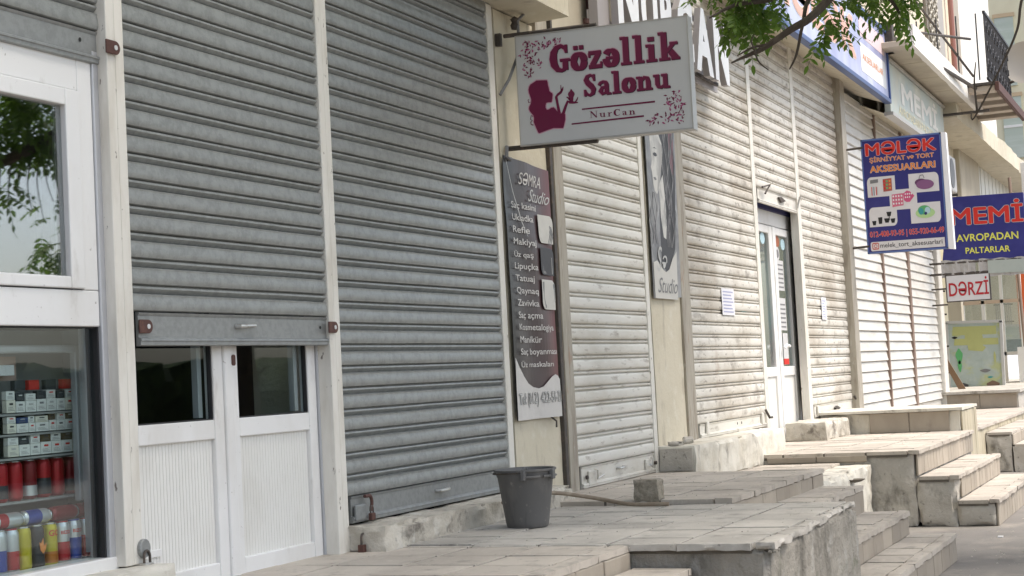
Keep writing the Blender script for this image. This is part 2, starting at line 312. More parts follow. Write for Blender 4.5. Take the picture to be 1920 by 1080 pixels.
def gl():
    G = {}
    cb = [(.63,.74,.08),(.59,.87,.13),(.44,.95,.12),(.28,.90,.17),(.16,.72,.24),(.13,.5,.27),(.16,.28,.25),(.28,.10,.18),(.44,.05,.11)]
    G['G'] = (.78, [cb+[(.56,.10,.12)], vr(.49,.06,.68,.44), rc(.38,.38,.77,.46), vr(.59,.68,.68,.98)])
    G['C'] = (.74, [cb+[(.58,.10,.10),(.66,.24,.06)], vr(.61,.68,.69,.98)])
    o = ring(.30,.31,.20,.26,.22,.11)
    G['o'] = (.60, [o]); G['ö'] = (.60, [o, vr(.12,.74,.26,.89), vr(.34,.74,.48,.89)])
    G['z'] = (.56, [rc(.04,.50,.52,.62), rc(.03,0,.54,.12), [(.42,.52,.17),(.16,.1,.17)], vr(.04,.40,.10,.56), vr(.48,.06,.54,.22)])
    G['ə'] = (.60, [ring(.29,.31,.20,.26,.21,.11,200,-205+360-360,22) if False else ring(.29,.31,.20,.26,.21,.11,-178,150), rc(.10,.27,.46,.355)])
    st = [vr(.12,0,.32,1), rc(.02,0,.42,.08), rc(.01,.92,.22,1)]
    G['l'] = (.44, st); G['i'] = (.44, [vr(.12,0,.32,.62), rc(.02,0,.42,.08), rc(.01,.54,.22,.62), vr(.11,.73,.33,.89)])
    G['k'] = (.76, st+[[(.32,.30,.10),(.56,.57,.12)], rc(.42,.54,.72,.62), [(.40,.36,.20),(.63,.05,.22)], rc(.46,0,.78,.08)])
    G['S'] = (.60, [[(.49,.76,.07),(.46,.88,.10),(.34,.95,.10),(.20,.90,.15),(.14,.76,.21),(.22,.60,.23),(.36,.46,.23),(.46,.30,.21),(.42,.13,.16),(.28,.05,.10),(.14,.12,.10),(.08,.26,.07)], vr(.46,.68,.54,.98), vr(.03,.02,.11,.32)])
    G['a'] = (.62, [vr(.33,.05,.51,.48), [(.08,.44,.12),(.15,.55,.11),(.28,.59,.11),(.39,.55,.14),(.42,.46,.18)], [(.36,.35,.08),(.22,.33,.12),(.14,.18,.19),(.22,.05,.11),(.36,.09,.08)], rc(.40,0,.62,.075)])
    sm = [vr(.10,0,.28,.62), rc(.01,0,.37,.08), rc(0,.54,.2,.62)]
    G['n'] = (.72, sm+[[(.24,.44,.09),(.36,.57,.13),(.49,.52,.18),(.53,.36,.19)], vr(.435,0,.625,.4), rc(.38,0,.71,.08)])
    G['u'] = (.74, [vr(.09,.18,.27,.62), rc(0,.54,.27,.62), [(.18,.22,.18),(.23,.09,.16),(.34,.05,.11),(.48,.14,.09)], vr(.44,0,.62,.62), rc(.35,.54,.62,.62), rc(.5,0,.73,.08)])
    G['r'] = (.52, sm+[[(.24,.40,.09),(.34,.55,.13),(.50,.56,.15)]])
    G['N'] = (.88, [vr(.10,0,.19,1), vr(.67,0,.76,1), [(.16,.95,.19),(.72,.06,.19)], rc(0,0,.29,.07), rc(0,.93,.2,1), rc(.57,.93,.86,1)])
    return G
GLY = gl()
def serif(word, fn, u0, v0, u1, h, mt, parent, d, halo=None, tilt=0.0, weight=0.0, name='lettering', gap=.03):
    tot = sum(GLY[c][0]+gap for c in word)-gap; sx = (u1-u0)/tot
    def make(grow, mtt, d0, nm):
        mb = MB(); x = 0; k = 0
        for c in word:
            w, strokes = GLY[c]
            for st in strokes:
                f = lambda u, v, dd: fn(u0+(x+u)*sx, v0+v*h+tilt*(x+u)*sx, dd)
                mb.ribbon(st, f, d0+k*.00006, grow); k = (k+1) % 14
            x += w+gap
        return part(nm, mb, mtt, parent, norm=False)
    if halo: make(.028+weight, halo, d-.0012, 'lettering_outline')
    return make(weight, mt, d, name)

# ------------------------------------------------------------------ ground
g = MB(); g.add([(-60, -120, -1.43), (200, -120, -1.43), (200, 60, -1.43), (-60, 60, -1.43)], [(0, 1, 2, 3)])
solo('pavement', g, asphalt, 'grey dusty asphalt pavement below the steps', None, (0, 0, -1.43), kind='structure')

def tiles(parent, x0, x1, y0, y1, z, tx, ty, mt, th=.03, gap=.017, stagger=0.0, seedoff=0, name='tile', skip=lambda x, y: False, y1fn=None):
    """paving tiles laid from the street edge y0 inwards; alike tiles share their mesh"""
    cache = {}; rnd = random.Random(seedoff+3)
    part('joint_bed', B(x0+.01, x1-.01, y0+.012, y1-.005, z-th-.02, z-.0055), joint_m, parent)
    j = 0; y = y0
    while y < y1-.03:
        yy = min(y+ty, y1); off = 0 if j % 2 == 0 else stagger
        x = x0 - off; 
        while x < x1-.03:
            a, b = max(x, x0), min(x+tx, x1)
            if b-a > .04 and not skip((a+b)/2, (y+yy)/2):
                key = (round(b-a, 3), round(yy-y, 3))
                if key not in cache:
                    w, h = b-a-gap, yy-y-gap
                    cache[key] = mesh(name, B(-w/2, w/2, -h/2, h/2, -th, 0), mt, bevel=.0012, seg=1)
                o = put(name, cache[key], parent, ((a+b)/2, (y+yy)/2, z+rnd.uniform(-.0022, .0022)))
                o.rotation_euler = (rnd.uniform(-.006, .006), rnd.uniform(-.006, .006), rnd.uniform(-.008, .008))
            x += tx
        y = yy; j += 1
def risers(parent, x0, x1, y, z0, z1, tx, mt, th=.018, gap=.007, seedoff=0, drop=()):
    rnd = random.Random(seedoff+11); n = max(1, round((x1-x0)/tx)); w = (x1-x0)/n
    me = mesh('riser_tile', B(-(w-gap)/2, (w-gap)/2, -th, 0, -(z1-z0)/2, (z1-z0)/2), mt, bevel=.004, seg=1)
    for i in range(n):
        if i in drop: continue
        o = put('riser_tile', me, parent, (x0+w*(i+.5), y-rnd.uniform(0, .004), (z0+z1)/2))
        o.rotation_euler = (rnd.uniform(-.012, .012), 0, rnd.uniform(-.01, .01))
def risersX(parent, x, y0, y1, z0, z1, ty, mt, th=.018, gap=.007, name='riser_tile'):
    n = max(1, round((y1-y0)/ty)); w = (y1-y0)/n
    me = mesh(name, B(-th, 0, -(w-gap)/2, (w-gap)/2, -(z1-z0)/2, (z1-z0)/2), mt, bevel=.004, seg=1)
    for i in range(n): put(name, me, parent, (x, y0+w*(i+.5), (z0+z1)/2))
def landing(label, loc, name='landing'):
    o = thing(name, label, None, loc); o['kind'] = 'structure'; return o
def nosing(parent, x0, x1, y, z, w=.08, over=.02, th=.032, tx=.62, mt=None, seed=0):
    rnd = random.Random(seed); x = x0
    while x < x1-.05:
        b = min(x+tx*rnd.uniform(.7, 1.3), x1)
        mb = rough_box(x+.003, b-.003, y-over, y+w, z-th, z+.003, .03, .004, .010, seed+x, 14)
        part('edge_slab', mb, mt or tile_m, parent, smooth=True); x = b

# landing 1: before the half open shop
L = landing('beige tiled landing before the half open grey shutter', (5.5, 3.2, -1.43))
part('base', rough_box(3.0, 7.10, 2.60, 4.12, -1.43, -.842, .12, .006, .01), conc, L, smooth=True)
tiles(L, 4.3, 7.11, 2.68, 4.12, -.812, .345, .36, tile_m, stagger=0)
nosing(L, 4.3, 7.11, 2.60, -.812, w=.075, seed=3)
risers(L, 4.3, 7.10, 2.60, -1.05, -.846, .33, riser_m, seedoff=2)
S = landing('low beige step below the nearest landing', (6.6, 2.3, -1.43), 'step')
part('base', rough_box(5.6, 7.09, 2.28, 2.575, -1.43, -.945, .06, .006, .012), conc, S, smooth=True)
tiles(S, 5.6, 7.09, 2.27, 2.575, -.918, .36, .3, tile_m)
# landing 2: grey slabs with a crumbling front
L2 = landing('grey tiled landing with a crumbling mossy edge', (8.1, 2.9, -1.43))
part('base', rough_box(7.125, 9.13, 1.925, 3.95, -1.43, -.836, .022, .018, .03, 4.0, 6.5, .45), conc_d, L2, smooth=True, label='eroded dark concrete base with peeling sides')
tiles(L2, 7.11, 9.165, 1.985, 3.95, -.805, .345, .355, tile_g, stagger=.1, seedoff=5, name='tile')
for i in range(6):
    a = 7.115+.345*i; part('edge_slab', rough_box(a+.004, min(a+.341, 9.16), 1.885+.012*i, 1.982, -.838, -.804, .018, .007, .022, 2.2*i, 13), tile_g, L2, smooth=True)
for i in range(4):
    a = 1.99+.355*i; part('edge_slab', rough_box(7.085, 7.118, a+.003, a+.35, -.838, -.806, .018, .005, .012, 1.2*i, 13), tile_g, L2, smooth=True)
for k in range(12):   # loose crumbs along the broken corner
    x = random.uniform(7.1, 9.1); s = random.uniform(.006, .014); y = 1.90+random.uniform(-.02, .02)
    if k < 14: x = 7.09+random.uniform(0, .12)
    part('crumb', rough_box(x-s, x+s, y-s, y+s, -.845-s*.6, -.845+s*.6, s, s*.4, .004, k), conc_d, L2, smooth=True)
# landing 3
L3 = landing('beige tiled landing with a row of riser tiles before the white shutter', (10.4, 3.3, -1.43))
part('base', rough_box(9.17, 11.6, 2.70, 4.0, -1.43, -.812, .1, .006, .01), conc, L3, smooth=True)
tiles(L3, 9.17, 11.62, 2.78, 4.02, -.778, .34, .35, tile_m, seedoff=9)
nosing(L3, 9.165, 11.62, 2.69, -.776, w=.085, seed=8)
risers(L3, 9.2, 11.6, 2.70, -.90, -.81, .338, riser_m, seedoff=4)
S = landing('top step beside the grey landing', (10.3, 2.5, -1.43), 'step')
part('base', rough_box(9.17, 11.44, 2.385, 2.70, -1.43, -.925, .05, .008, .015, 2), conc, S, smooth=True)
tiles(S, 9.17, 11.46, 2.44, 2.69, -.896, .345, .25, tile_m, seedoff=21); nosing(S, 9.17, 11.46, 2.375, -.894, w=.06, seed=12)
risers(S, 9.2, 11.45, 2.385, -1.085, -.928, .33, riser_m, seedoff=7)
S = landing('middle step beside the grey landing', (10.3, 2.2, -1.43), 'step')
part('base', rough_box(9.17, 11.44, 2.075, 2.385, -1.43, -1.11, .05, .008, .015, 5), conc, S, smooth=True)
tiles(S, 9.17, 11.46, 2.125, 2.375, -1.081, .345, .25, tile_m, seedoff=22); nosing(S, 9.17, 11.46, 2.062, -1.079, w=.06, seed=14)
risers(S, 9.2, 11.45, 2.075, -1.245, -1.114, .33, riser_m, seedoff=8)
S = landing('bottom step beside the grey landing', (10.3, 1.9, -1.43), 'step')
part('base', rough_box(9.17, 11.44, 1.76, 2.075, -1.43, -1.27, .05, .008, .015, 7), conc, S, smooth=True)
tiles(S, 9.17, 11.46, 1.81, 2.062, -1.241, .345, .25, tile_m, seedoff=23); nosing(S, 9.17, 11.46, 1.748, -1.239, w=.06, seed=16)
risers(S, 9.2, 11.45, 1.76, -1.43, -1.274, .33, riser_m, seedoff=9)
# low landing between
L = landing('low landing with a broken whitewashed edge', (12.6, 3.2, -1.43))
part('base', rough_box(11.62, 13.68, 2.75, 4.0, -1.43, -.893, .035, .02, .06, 11, 6), white_pl, L, smooth=True, label='whitewashed base with broken front edge')
tiles(L, 11.63, 13.69, 3.0, 4.0, -.872, .34, .34, tile_m, th=.02, seedoff=14)
part('hollow', MB().lathe([(.0, 0), (.05, .01), (.085, .03)], (12.9, 2.725, -.985), n=12), mortar, L)
# landing 4 with its stairs
L = landing('high beige landing before the white glazed door', (15.4, 3.1, -1.43))
part('base', rough_box(13.72, 17.1, 2.38, 4.1, -1.43, -.817, .06, .012, .03, 15, 4), conc, L, smooth=True, label='plastered concrete base')
tiles(L, 13.7, 17.12, 2.43, 4.1, -.787, .36, .36, tile_m, seedoff=31)
nosing(L, 13.7, 17.12, 2.355, -.785, w=.075, seed=22)
risersX(L, 13.72, 2.78, 3.66, -.868, -.815, .44, riser_m)
risers(L, 13.74, 17.1, 2.38, -1.0, -.82, .17, riser_m, seedoff=12)
S = landing('upper step of the stair before the glazed door', (15.2, 2.2, -1.43), 'step')
part('base', rough_box(13.72, 16.56, 2.06, 2.38, -1.43, -1.034, .04, .016, .05, 19, 5), conc, S, smooth=True)
tiles(S, 13.7, 16.57, 2.10, 2.36, -1.005, .36, .26, tile_m, seedoff=41); nosing(S, 13.70, 16.57, 2.04, -1.003, w=.06, seed=31)
risers(S, 13.95, 16.56, 2.06, -1.205, -1.036, .19, riser_m, seedoff=13)
S = landing('bottom step of the stair before the glazed door', (15.2, 1.9, -1.43), 'step')
part('base', rough_box(13.72, 16.6, 1.74, 2.06, -1.43, -1.238, .04, .014, .05, 23, 5), conc, S, smooth=True)
tiles(S, 13.7, 16.6, 1.79, 2.05, -1.21, .36, .26, tile_m, seedoff=42); nosing(S, 13.7, 16.6, 1.722, -1.207, w=.07, seed=33)
risers(S, 13.74, 16.6, 1.745, -1.43, -1.24, .19, riser_m, seedoff=14)
# parapet block between the shops
L = landing('raised block with stained brown tiles beside the glazed door landing', (17.5, 3.0, -1.43), 'landing')
part('base', rough_box(17.12, 18.2, 2.47, 3.95, -1.43, -.575, .08, .008, .02, 27, 5), white_pl, L, smooth=True)
risersX(L, 17.12, 2.58, 3.42, -.785, -.575, .42, riser_m)
part('edge_slab', rough_box(17.05, 18.22, 2.44, 3.97, -.572, -.54, .05, .005, .012, 3, 8), white_pl, L, smooth=True)
risers(L, 17.14, 18.2, 2.47, -1.40, -.58, .17, riser_y, seedoff=17)
# landing 6, its stair, and the far landing
L = landing('pale landing before the white slatted shutters', (22, 3.2, -1.43))
part('base', rough_box(18.2, 25.9, 2.62, 4.0, -1.43, -.885, .12, .008, .02, 33, 4), conc, L, smooth=True)
tiles(L, 18.2, 25.9, 2.68, 4.0, -.86, .5, .42, tile_m, seedoff=51); nosing(L, 18.2, 25.9, 2.60, -.857, w=.08, tx=1.2, seed=36)
risers(L, 18.22, 25.9, 2.62, -1.43, -.89, .2, riser_y, seedoff=18)
for nm, y0, y1, z, lab in (('step', 2.28, 2.6, -.95, 'upper step of the far stair'), ('step', 1.96, 2.28, -1.10, 'middle step of the far stair'), ('step', 1.64, 1.96, -1.27, 'bottom step of the far stair')):
    S = landing(lab, (21.6, y0, -1.43), 'step')
    part('base', rough_box(19.9, 23.4, y0+.01, y1, -1.43, z-.028, .07, .01, .03, y0, 5), conc, S, smooth=True)
    tiles(S, 19.9, 23.4, y0, y1-.005, z, .5, .31, tile_m, seedoff=61)
    risers(S, 19.92, 23.4, y0+.01, z-.16, z-.03, .3, riser_m, seedoff=19)
L = landing('far raised landing with a brown tiled end', (30, 3.4, -1.43))
part('base', rough_box(25.95, 36, 2.84, 5.2, -1.43, -.622, .2, .008, .01, 44, 4), conc, L, smooth=True)
risersX(L, 25.95, 2.86, 4.0, -.86, -.625, .57, riser_m)
part('edge_slab', rough_box(25.85, 36, 2.80, 5.2, -.62, -.575, .1, .004, .01, 3, 8), conc, L, smooth=True)

# ------------------------------------------------------------------ shop building shell
BLD = thing('shop_building', 'long cream building whose ground floor is a row of shuttered shops', 'building', (14, 4.3, -.8))
part('wall', B(6.9, 6.97, 4.16, 4.5, -.8, 2.4), plaster, BLD)
def pier(x0, x1, z0, z1, y0=3.995, name='pier', mt=plaster):
    part(name, rough_box(x0, x1, y0, 4.4, z0, z1, .09, .004, .006, x0, 5), mt, BLD, smooth=True)
pier(9.03, 9.93, -.8, 2.335)
pier(11.79, 12.60, -.8, 3.3)
pier(2.0, 6.0, 2.25, 3.2)
pier(6.0, 9.62, 2.72, 3.6, 3.9)
part('lintel', rough_box(7.6, 9.62, 3.70, 4.3, 2.345, 2.72, .08, .006, .01, 4, 5), plaster, BLD, smooth=True)
part('panel', B(9.66, 9.86, 3.97, 4.3, 2.06, 3.6), post_b, BLD, bevel=.004, label='narrow cream upright beside the dark slot')
part('panel', B(9.9, 10.62, 3.96, 4.3, 2.12, 3.6), plaster_d, BLD, bevel=.004)
part('panel', B(10.66, 11.78, 3.97, 4.3, 2.12, 3.6), plaster_d, BLD, bevel=.004)
part('trim', B(10.62, 10.66, 3.94, 4.2, 2.1, 3.6), rust, BLD)
part('trim', B(9.865, 9.895, 3.945, 4.2, 2.1, 3.6), steel_dk, BLD)
part('wall', B(9.62, 9.66, 4.02, 4.4, 2.0, 3.6), dark_gap, BLD)
part('wall', B(11.8, 26.3, 4.15, 4.6, 3.5, 3.95), plaster, BLD)
part('wall', B(4.4, 26.3, 4.5, 4.7, 3.0, 9.0), wall_p, BLD, label='pale upper storey wall')
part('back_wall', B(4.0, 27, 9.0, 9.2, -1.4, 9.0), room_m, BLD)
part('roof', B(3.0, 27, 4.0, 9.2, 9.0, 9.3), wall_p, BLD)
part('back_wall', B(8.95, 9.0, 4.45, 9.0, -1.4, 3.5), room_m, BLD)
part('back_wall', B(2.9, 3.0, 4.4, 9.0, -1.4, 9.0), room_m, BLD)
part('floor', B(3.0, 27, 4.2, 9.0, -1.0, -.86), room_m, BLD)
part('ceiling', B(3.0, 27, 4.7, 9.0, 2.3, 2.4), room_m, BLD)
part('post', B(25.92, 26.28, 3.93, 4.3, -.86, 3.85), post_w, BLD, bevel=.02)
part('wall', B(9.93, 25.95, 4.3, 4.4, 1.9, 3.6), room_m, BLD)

# ------------------------------------------------------------------ roller shutters
SLAT = .1085
PROF = [(.005, .1085), (.005, .1040), (-.004, .1035), (-.013, .1015), (-.0155, .0975), (-.0150, .0925), (-.0125, .0905), (.006, .0740), (.006, .0725),
        (-.0125, .0700), (-.0160, .0675), (-.0155, .0645), (-.0150, .060), (-.0172, .050), (-.0190, .038), (-.0198, .026), (-.0190, .014), (-.0160, .005), (-.009, .0008), (.005, .0)]
PROF2 = [(.006, .1085), (.006, .1015), (-.010, .1000), (-.0125, .0970), (-.0115, .0895), (-.009, .0875), (.006, .0800), (.006, .0760), (-.0125, .0742), (-.0145, .0710), (-.017, .058), (-.0185, .040), (-.0185, .020), (-.0160, .007), (-.010, .002), (.006, 0)]
def slat_mesh(x0, x1, prof, mt, nx=12, seed=0):
    mb = MB(); n = len(prof); w = x1-x0
    for i in range(nx+1):
        dy = .0022*noise.noise(Vector((seed*7.3+i*.55, seed, 2)))+.001*noise.noise(Vector((seed*3.1+i*1.9, seed, 7))); dz = .0012*noise.noise(Vector((i*.4, seed*5.7, 4)))
        dent = -.004 if (seed % 4 == 2 and i == 5+seed % 5) else 0
        for (y, z) in prof: mb.v.append((w*i/nx, y+dy-(dent if .02 < z < .05 else 0), z+dz))
    for i in range(nx):
        for k in range(n-1): mb.f.append((i*n+k, (i+1)*n+k, (i+1)*n+k+1, i*n+k+1))
    me = mesh('slat', mb, mt, norm=False)
    bm = bmesh.new(); bm.from_mesh(me)
    for f in bm.faces: f.smooth = True
    for e in bm.edges:
        if len(e.link_faces) == 2 and e.calc_face_angle(0) > R(40): e.smooth = False
    bm.normal_update()
    if sum(f.normal.y for f in bm.faces) > 0: bmesh.ops.reverse_faces(bm, faces=bm.faces)
    bm.to_mesh(me); bm.free(); return me
def shutter(label, x0, x1, zb, zt, mt, barmt, bar=.132, y=4.0, prof=PROF, pitch=SLAT, handle=None, handlemt=None, group='roller shutters along the shop row'):
    T = thing('roller_shutter', label, 'shutter', ((x0+x1)/2, y, zb), group)
    ex = .03+.0055*x0; rnd = random.Random(int(x0*100)); mes = [slat_mesh(x0-ex, x1+.01, prof, mt, seed=int(x0*10)+q) for q in range(6)]
    z = zb+bar+.003
    while z < zt:
        o = put('slat', mes[rnd.randrange(6)], T, (x0-ex, y+rnd.uniform(-.0012, .0012), z)); o.rotation_euler = (rnd.uniform(-.02, .02), rnd.uniform(-.0008, .0008), 0); z += pitch
    b = MB()   # bottom bar: flat plate with a rolled foot
    pr = [(-.004, bar), (-.013, bar-.004), (-.010, bar-.012), (-.006, bar-.016), (-.006, .036), (-.020, .030), (-.022, .022), (-.017, .018), (-.017, .004), (-.010, 0), (.006, 0), (.006, bar)]
    b.v = [(x0, y+a, zb+c) for a, c in pr]+[(x1, y+a, zb+c) for a, c in pr]; n = len(pr)
    b.f = [(i, (i+1) % n, n+(i+1) % n, n+i) for i in range(n)]+[tuple(range(n-1, -1, -1)), tuple(range(n, 2*n))]
    part('bottom_bar', b, barmt, T, smooth=True, angle=30)
    if handle is not None:
        h = MB(); a = handle
        h.tube([(a-.06, y-.008, zb+bar*.62), (a-.056, y-.034, zb+bar*.62), (a-.03, y-.04, zb+bar*.62), (a+.03, y-.04, zb+bar*.64), (a+.056, y-.034, zb+bar*.64), (a+.06, y-.008, zb+bar*.64)], .009, 8)
        part('handle', h, handlemt or steel_lt, T, smooth=True)
    return T
def hasp(T, x, z, s=1, y=3.985, mt=rust):
    """flat lug with a hole and a bolt, pointing along s"""
    fn = lambda u, v, d: (x+s*u, y-d, z+v)
    pts = [(0, -.028), (.06, -.028)]+[(.06+.028*math.cos(R(a)), .028*math.sin(R(a))) for a in range(-75, 90, 15)]+[(.06, .028), (0, .028)]
    part('lug', MB().prism(pts if s > 0 else pts[::-1], fn, .0, .008), mt, T, bevel=.002, seg=1)
    part('bolt', MB().prism(ell(.058, 0, .0105, .0105, 12), fn, .008, .0105), sign_w, T)
def padlock(x, y, z, label, sc_=1.0, mt=steel_lt, parent=None):
    T = thing('padlock', label, 'padlock', (x, y, z)); s = sc_
    part('body', B(x-.021*s, x+.021*s, y-.011*s, y+.011*s, z, z+.036*s), mt, T, bevel=.004)
    part('shackle', MB().tube([(x-.014*s, y, z+.032*s)]+[(x+.014*s*math.cos(R(a)), y, z+.055*s+.016*s*math.sin(R(a))) for a in range(180, -1, -20)]+[(x+.014*s, y, z+.032*s)], .004*s, 8), steel_dk, T, smooth=True)
# top-left shutter above the window
T = shutter('rolled up grey shutter above the shop window with one rusty lug', 2.5, 5.165, 1.347, 2.25, galv, galv_bar, bar=.135, y=4.03)
hasp(T, 5.115, 1.415, 1, 3.966); part('hole', MB().prism(ell(5.03, 1.432, .007, .009, 12), planeY(4.021), 0, .0015), black, T)
# A
TA = shutter('grey galvanised shutter pulled two thirds down over the white double door', 5.295, 6.83, .212, 2.3, galv, galv_bar, bar=.14, y=4.0, handle=6.06)
hasp(TA, 5.285, .292, 1, 3.985); hasp(TA, 6.765, .30, 1, 3.966); part('hole', MB().prism(ell(6.735, .30, .007, .008, 12), planeY(3.993), 0, .0015), black, TA)
# B
TB = shutter('widest grey galvanised shutter fully closed behind the plastic bucket', 6.955, 8.945, -.680, 2.34, galv, galv_bar, bar=.135, y=4.0, handle=7.96)
part('lock_plate', B(6.965, 7.07, 3.968, 3.985, -.668, -.59), galv_bar, TB, bevel=.006)
part('lock_arch', MB().tube([(7.03, 3.955, -.55)]+[(7.075+.028*math.cos(R(a)), 3.955, -.585+.035*math.sin(R(a))) for a in range(110, -60, -20)]+[(7.09, 3.955, -.63)], .009, 8), rust, TB, smooth=True)
padlock(7.09, 3.95, -.675, 'small rusty padlock hanging at the foot of the widest grey shutter', 1.0, rust)
padlock(5.243, 3.955, -.705, 'grey steel padlock at the foot of the post beside the shop window', 1.35, steel_lt)
part('lock_disc', MB().prism(ell(5.245, -.60, .034, .038, 16), planeY(3.98), 0, .02), galv_bar, TA, bevel=.003, seg=1)
padlock(6.90, 3.90, -.83, 'dark rusty padlock low beside the white double door', 1.5, rust)
# C, D, middle, E
TC = shutter('cream painted shutter closed between two plaster piers', 10.11, 11.70, -.775, 2.13, cream_sh, cream_sh, bar=.15, y=4.0, prof=PROF2, handle=10.86)
for x, s in ((10.30, 1), (11.50, -1)):
    part('lock_plate', B(x-.09*(1 if s < 0 else 1), x+.05, 3.975, 3.992, -.76, -.66), cream_sh, TC, bevel=.006)
    part('bolt_handle', MB().tube([(x, 3.97, -.655), (x+.01*s, 3.95, -.66), (x+.015*s, 3.955, -.72), (x+.10*s, 3.94, -.70)], .007, 8), steel_lt, TC, smooth=True)
part('knob', MB().prism(ell(11.62, -.70, .014, .014, 12), planeY(3.985), 0, .02), steel_dk, TC); part('knob', MB().prism(ell(10.17, -.70, .014, .014, 12), planeY(3.985), 0, .015), steel_dk, TC)
TD = shutter('tall dirty cream shutter above the whitewashed plinth with a paper notice', 12.87, 15.08, -.585, 3.5, cream_sh2, cream_sh, bar=.12, y=4.0, prof=PROF2)
for x in (13.05, 14.85): part('lock_plate', B(x-.03, x+.03, 3.97, 3.99, -.56, -.45), cream_sh, TD, bevel=.006)
part('bolt_handle', MB().tube([(14.9, 3.96, -.42), (14.93, 3.93, -.50), (15.02, 3.93, -.50)], .012, 8), steel_dk, TD, smooth=True)
for x in (14.02, 14.16): part('hole', MB().prism(ell(x, -.51, .012, .012, 10), planeY(3.993), 0, .0015), black, TD)
TM = shutter('short dirty shutter rolled up above the white glazed door', 15.225, 16.90, 1.61, 3.5, cream_sh2, cream_sh, bar=.15, y=4.0, prof=PROF2)
part('handle', MB().prism([(16.0, 1.72), (16.1, 1.67), (16.28, 1.70), (16.1, 1.73)], planeY(3.99), 0, .02), steel_dk, TM)
part('bolt_handle', MB().tube([(16.72, 3.96, 1.66), (16.74, 3.93, 1.78), (16.85, 3.94, 1.76)], .010, 8), steel_lt, TM, smooth=True)
part('bolt_handle', MB().tube([(15.3, 3.96, 1.76), (15.5, 3.93, 1.80), (15.36, 3.95, 1.70)], .010, 8), steel_dk, TM, smooth=True)
TE = shutter('tall stained shutter to the right of the white glazed door', 17.06, 19.27, -.61, 3.5, cream_sh2, cream_sh, bar=.15, y=4.0, prof=PROF2)
part('bolt_handle', MB().tube([(19.0, 3.96, -.42), (19.05, 3.92, -.50), (19.2, 3.92, -.52)], .014, 8), steel_dk, TE, smooth=True)
part('handle', MB().prism([(18.0, -.52), (18.1, -.56), (18.28, -.53), (18.12, -.50)], planeY(3.99), 0, .02), steel_dk, TE)
part('lock_plate', B(17.15, 17.22, 3.97, 3.99, -.60, -.47), cream_sh, TE, bevel=.006)
PF = [(0, .130), (-.012, .127), (-.016, .12), (-.020, .09), (-.026, .05), (-.033, .02), (-.036, .012), (-.030, .007), (-.004, .004), (0, 0)]
for i, (a, b, lab) in enumerate(((19.78, 21.66, 'nearest panel of white slatted shutter beyond the rusty cream post'), (21.74, 23.62, 'middle panel of white slatted shutter between two rusty bars'), (23.76, 25.90, 'farthest panel of white slatted shutter beside the white post'))):
    shutter(lab, a, b, -.80, 3.3, white_sh, white_sh, bar=.12, y=4.02, prof=PF, pitch=.1305, group='white slatted shutter panels')

# guide rails and posts
def rail(x0, x1, z0, z1, mt, label, y0=3.974, y1=4.06, groove=True, name='guide_rail'):
    T = thing(name, label, 'shutter rail', ((x0+x1)/2, y0, z0))
    x0 *= y0/4.0; x1 *= y0/4.0; w = x1-x0
    if groove:
        part('strip', B(x0, x0+w*.46, y0, y1, z0, z1), mt, T, bevel=.004)
        part('strip', B(x0+w*.50, x1, y0+.004, y1, z0, z1), mt, T, bevel=.004)
    else: part('strip', B(x0, x1, y0, y1, z0, z1), mt, T, bevel=.005)
    return T
rail(5.168, 5.284, -.66, 2.3, post_w, 'cream painted post between the shop window and the double door')
rail(6.838, 6.950, -.845, 2.3, post_w, 'cream painted post between the two grey shutters')
rail(8.945, 9.022, -.69, 2.335, post_w, 'narrow white rail where the widest grey shutter meets the plaster pier', groove=False)
rail(5.115, 5.19, -.70, 2.3, dark_gap, 'dark brown channel at the edge of the shop window', 4.03, 4.12, groove=False)
rail(6.73, 6.86, -.845, .20, dark_gap, 'dark brown channel beside the right leaf of the double door', 4.07, 4.12, groove=False)
rail(9.935, 10.10, -.79, 2.1, post_b, 'weathered brown rail left of the cream shutter')
rail(9.865, 9.915, -.79, 2.1, steel_dk, 'thin dark pipe on the pier behind the banner', 3.965, 4.0, groove=False, name='pipe')
rail(11.705, 11.785, -.79, 2.1, post_w, 'white rail right of the cream shutter beside the portrait poster', groove=False)
rail(12.61, 12.86, -.62, 3.5, post_b, 'weathered brown rail left of the tall dirty cream shutter')
rail(15.09, 15.215, -.60, 3.5, post_w, 'pale rail left of the white glazed door', groove=False)
rail(16.905, 17.05, -.78, 3.5, post_w, 'pale rail right of the white glazed door', groove=False)
rail(19.28, 19.47, -.62, 3.5, post_w, 'pale rail at the end of the tall stained shutter', groove=False)
rail(19.50, 19.76, -.62, 3.5, post_b, 'rust stained post before the white slatted panels', 3.9, 4.0, groove=False)
rail(21.665, 21.735, -.80, 3.3, bar_b, 'rusty bar between the nearest and middle white panels', 3.968, 4.02, groove=False)
rail(23.625, 23.755, -.80, 3.3, bar_b, 'rusty bar between the middle and farthest white panels', 3.968, 4.02, groove=False)
for (x, z) in ((9.89, 1.38), (9.89, .62), (9.89, -.2), (12.62, .1), (12.62, -.45)):
    pass

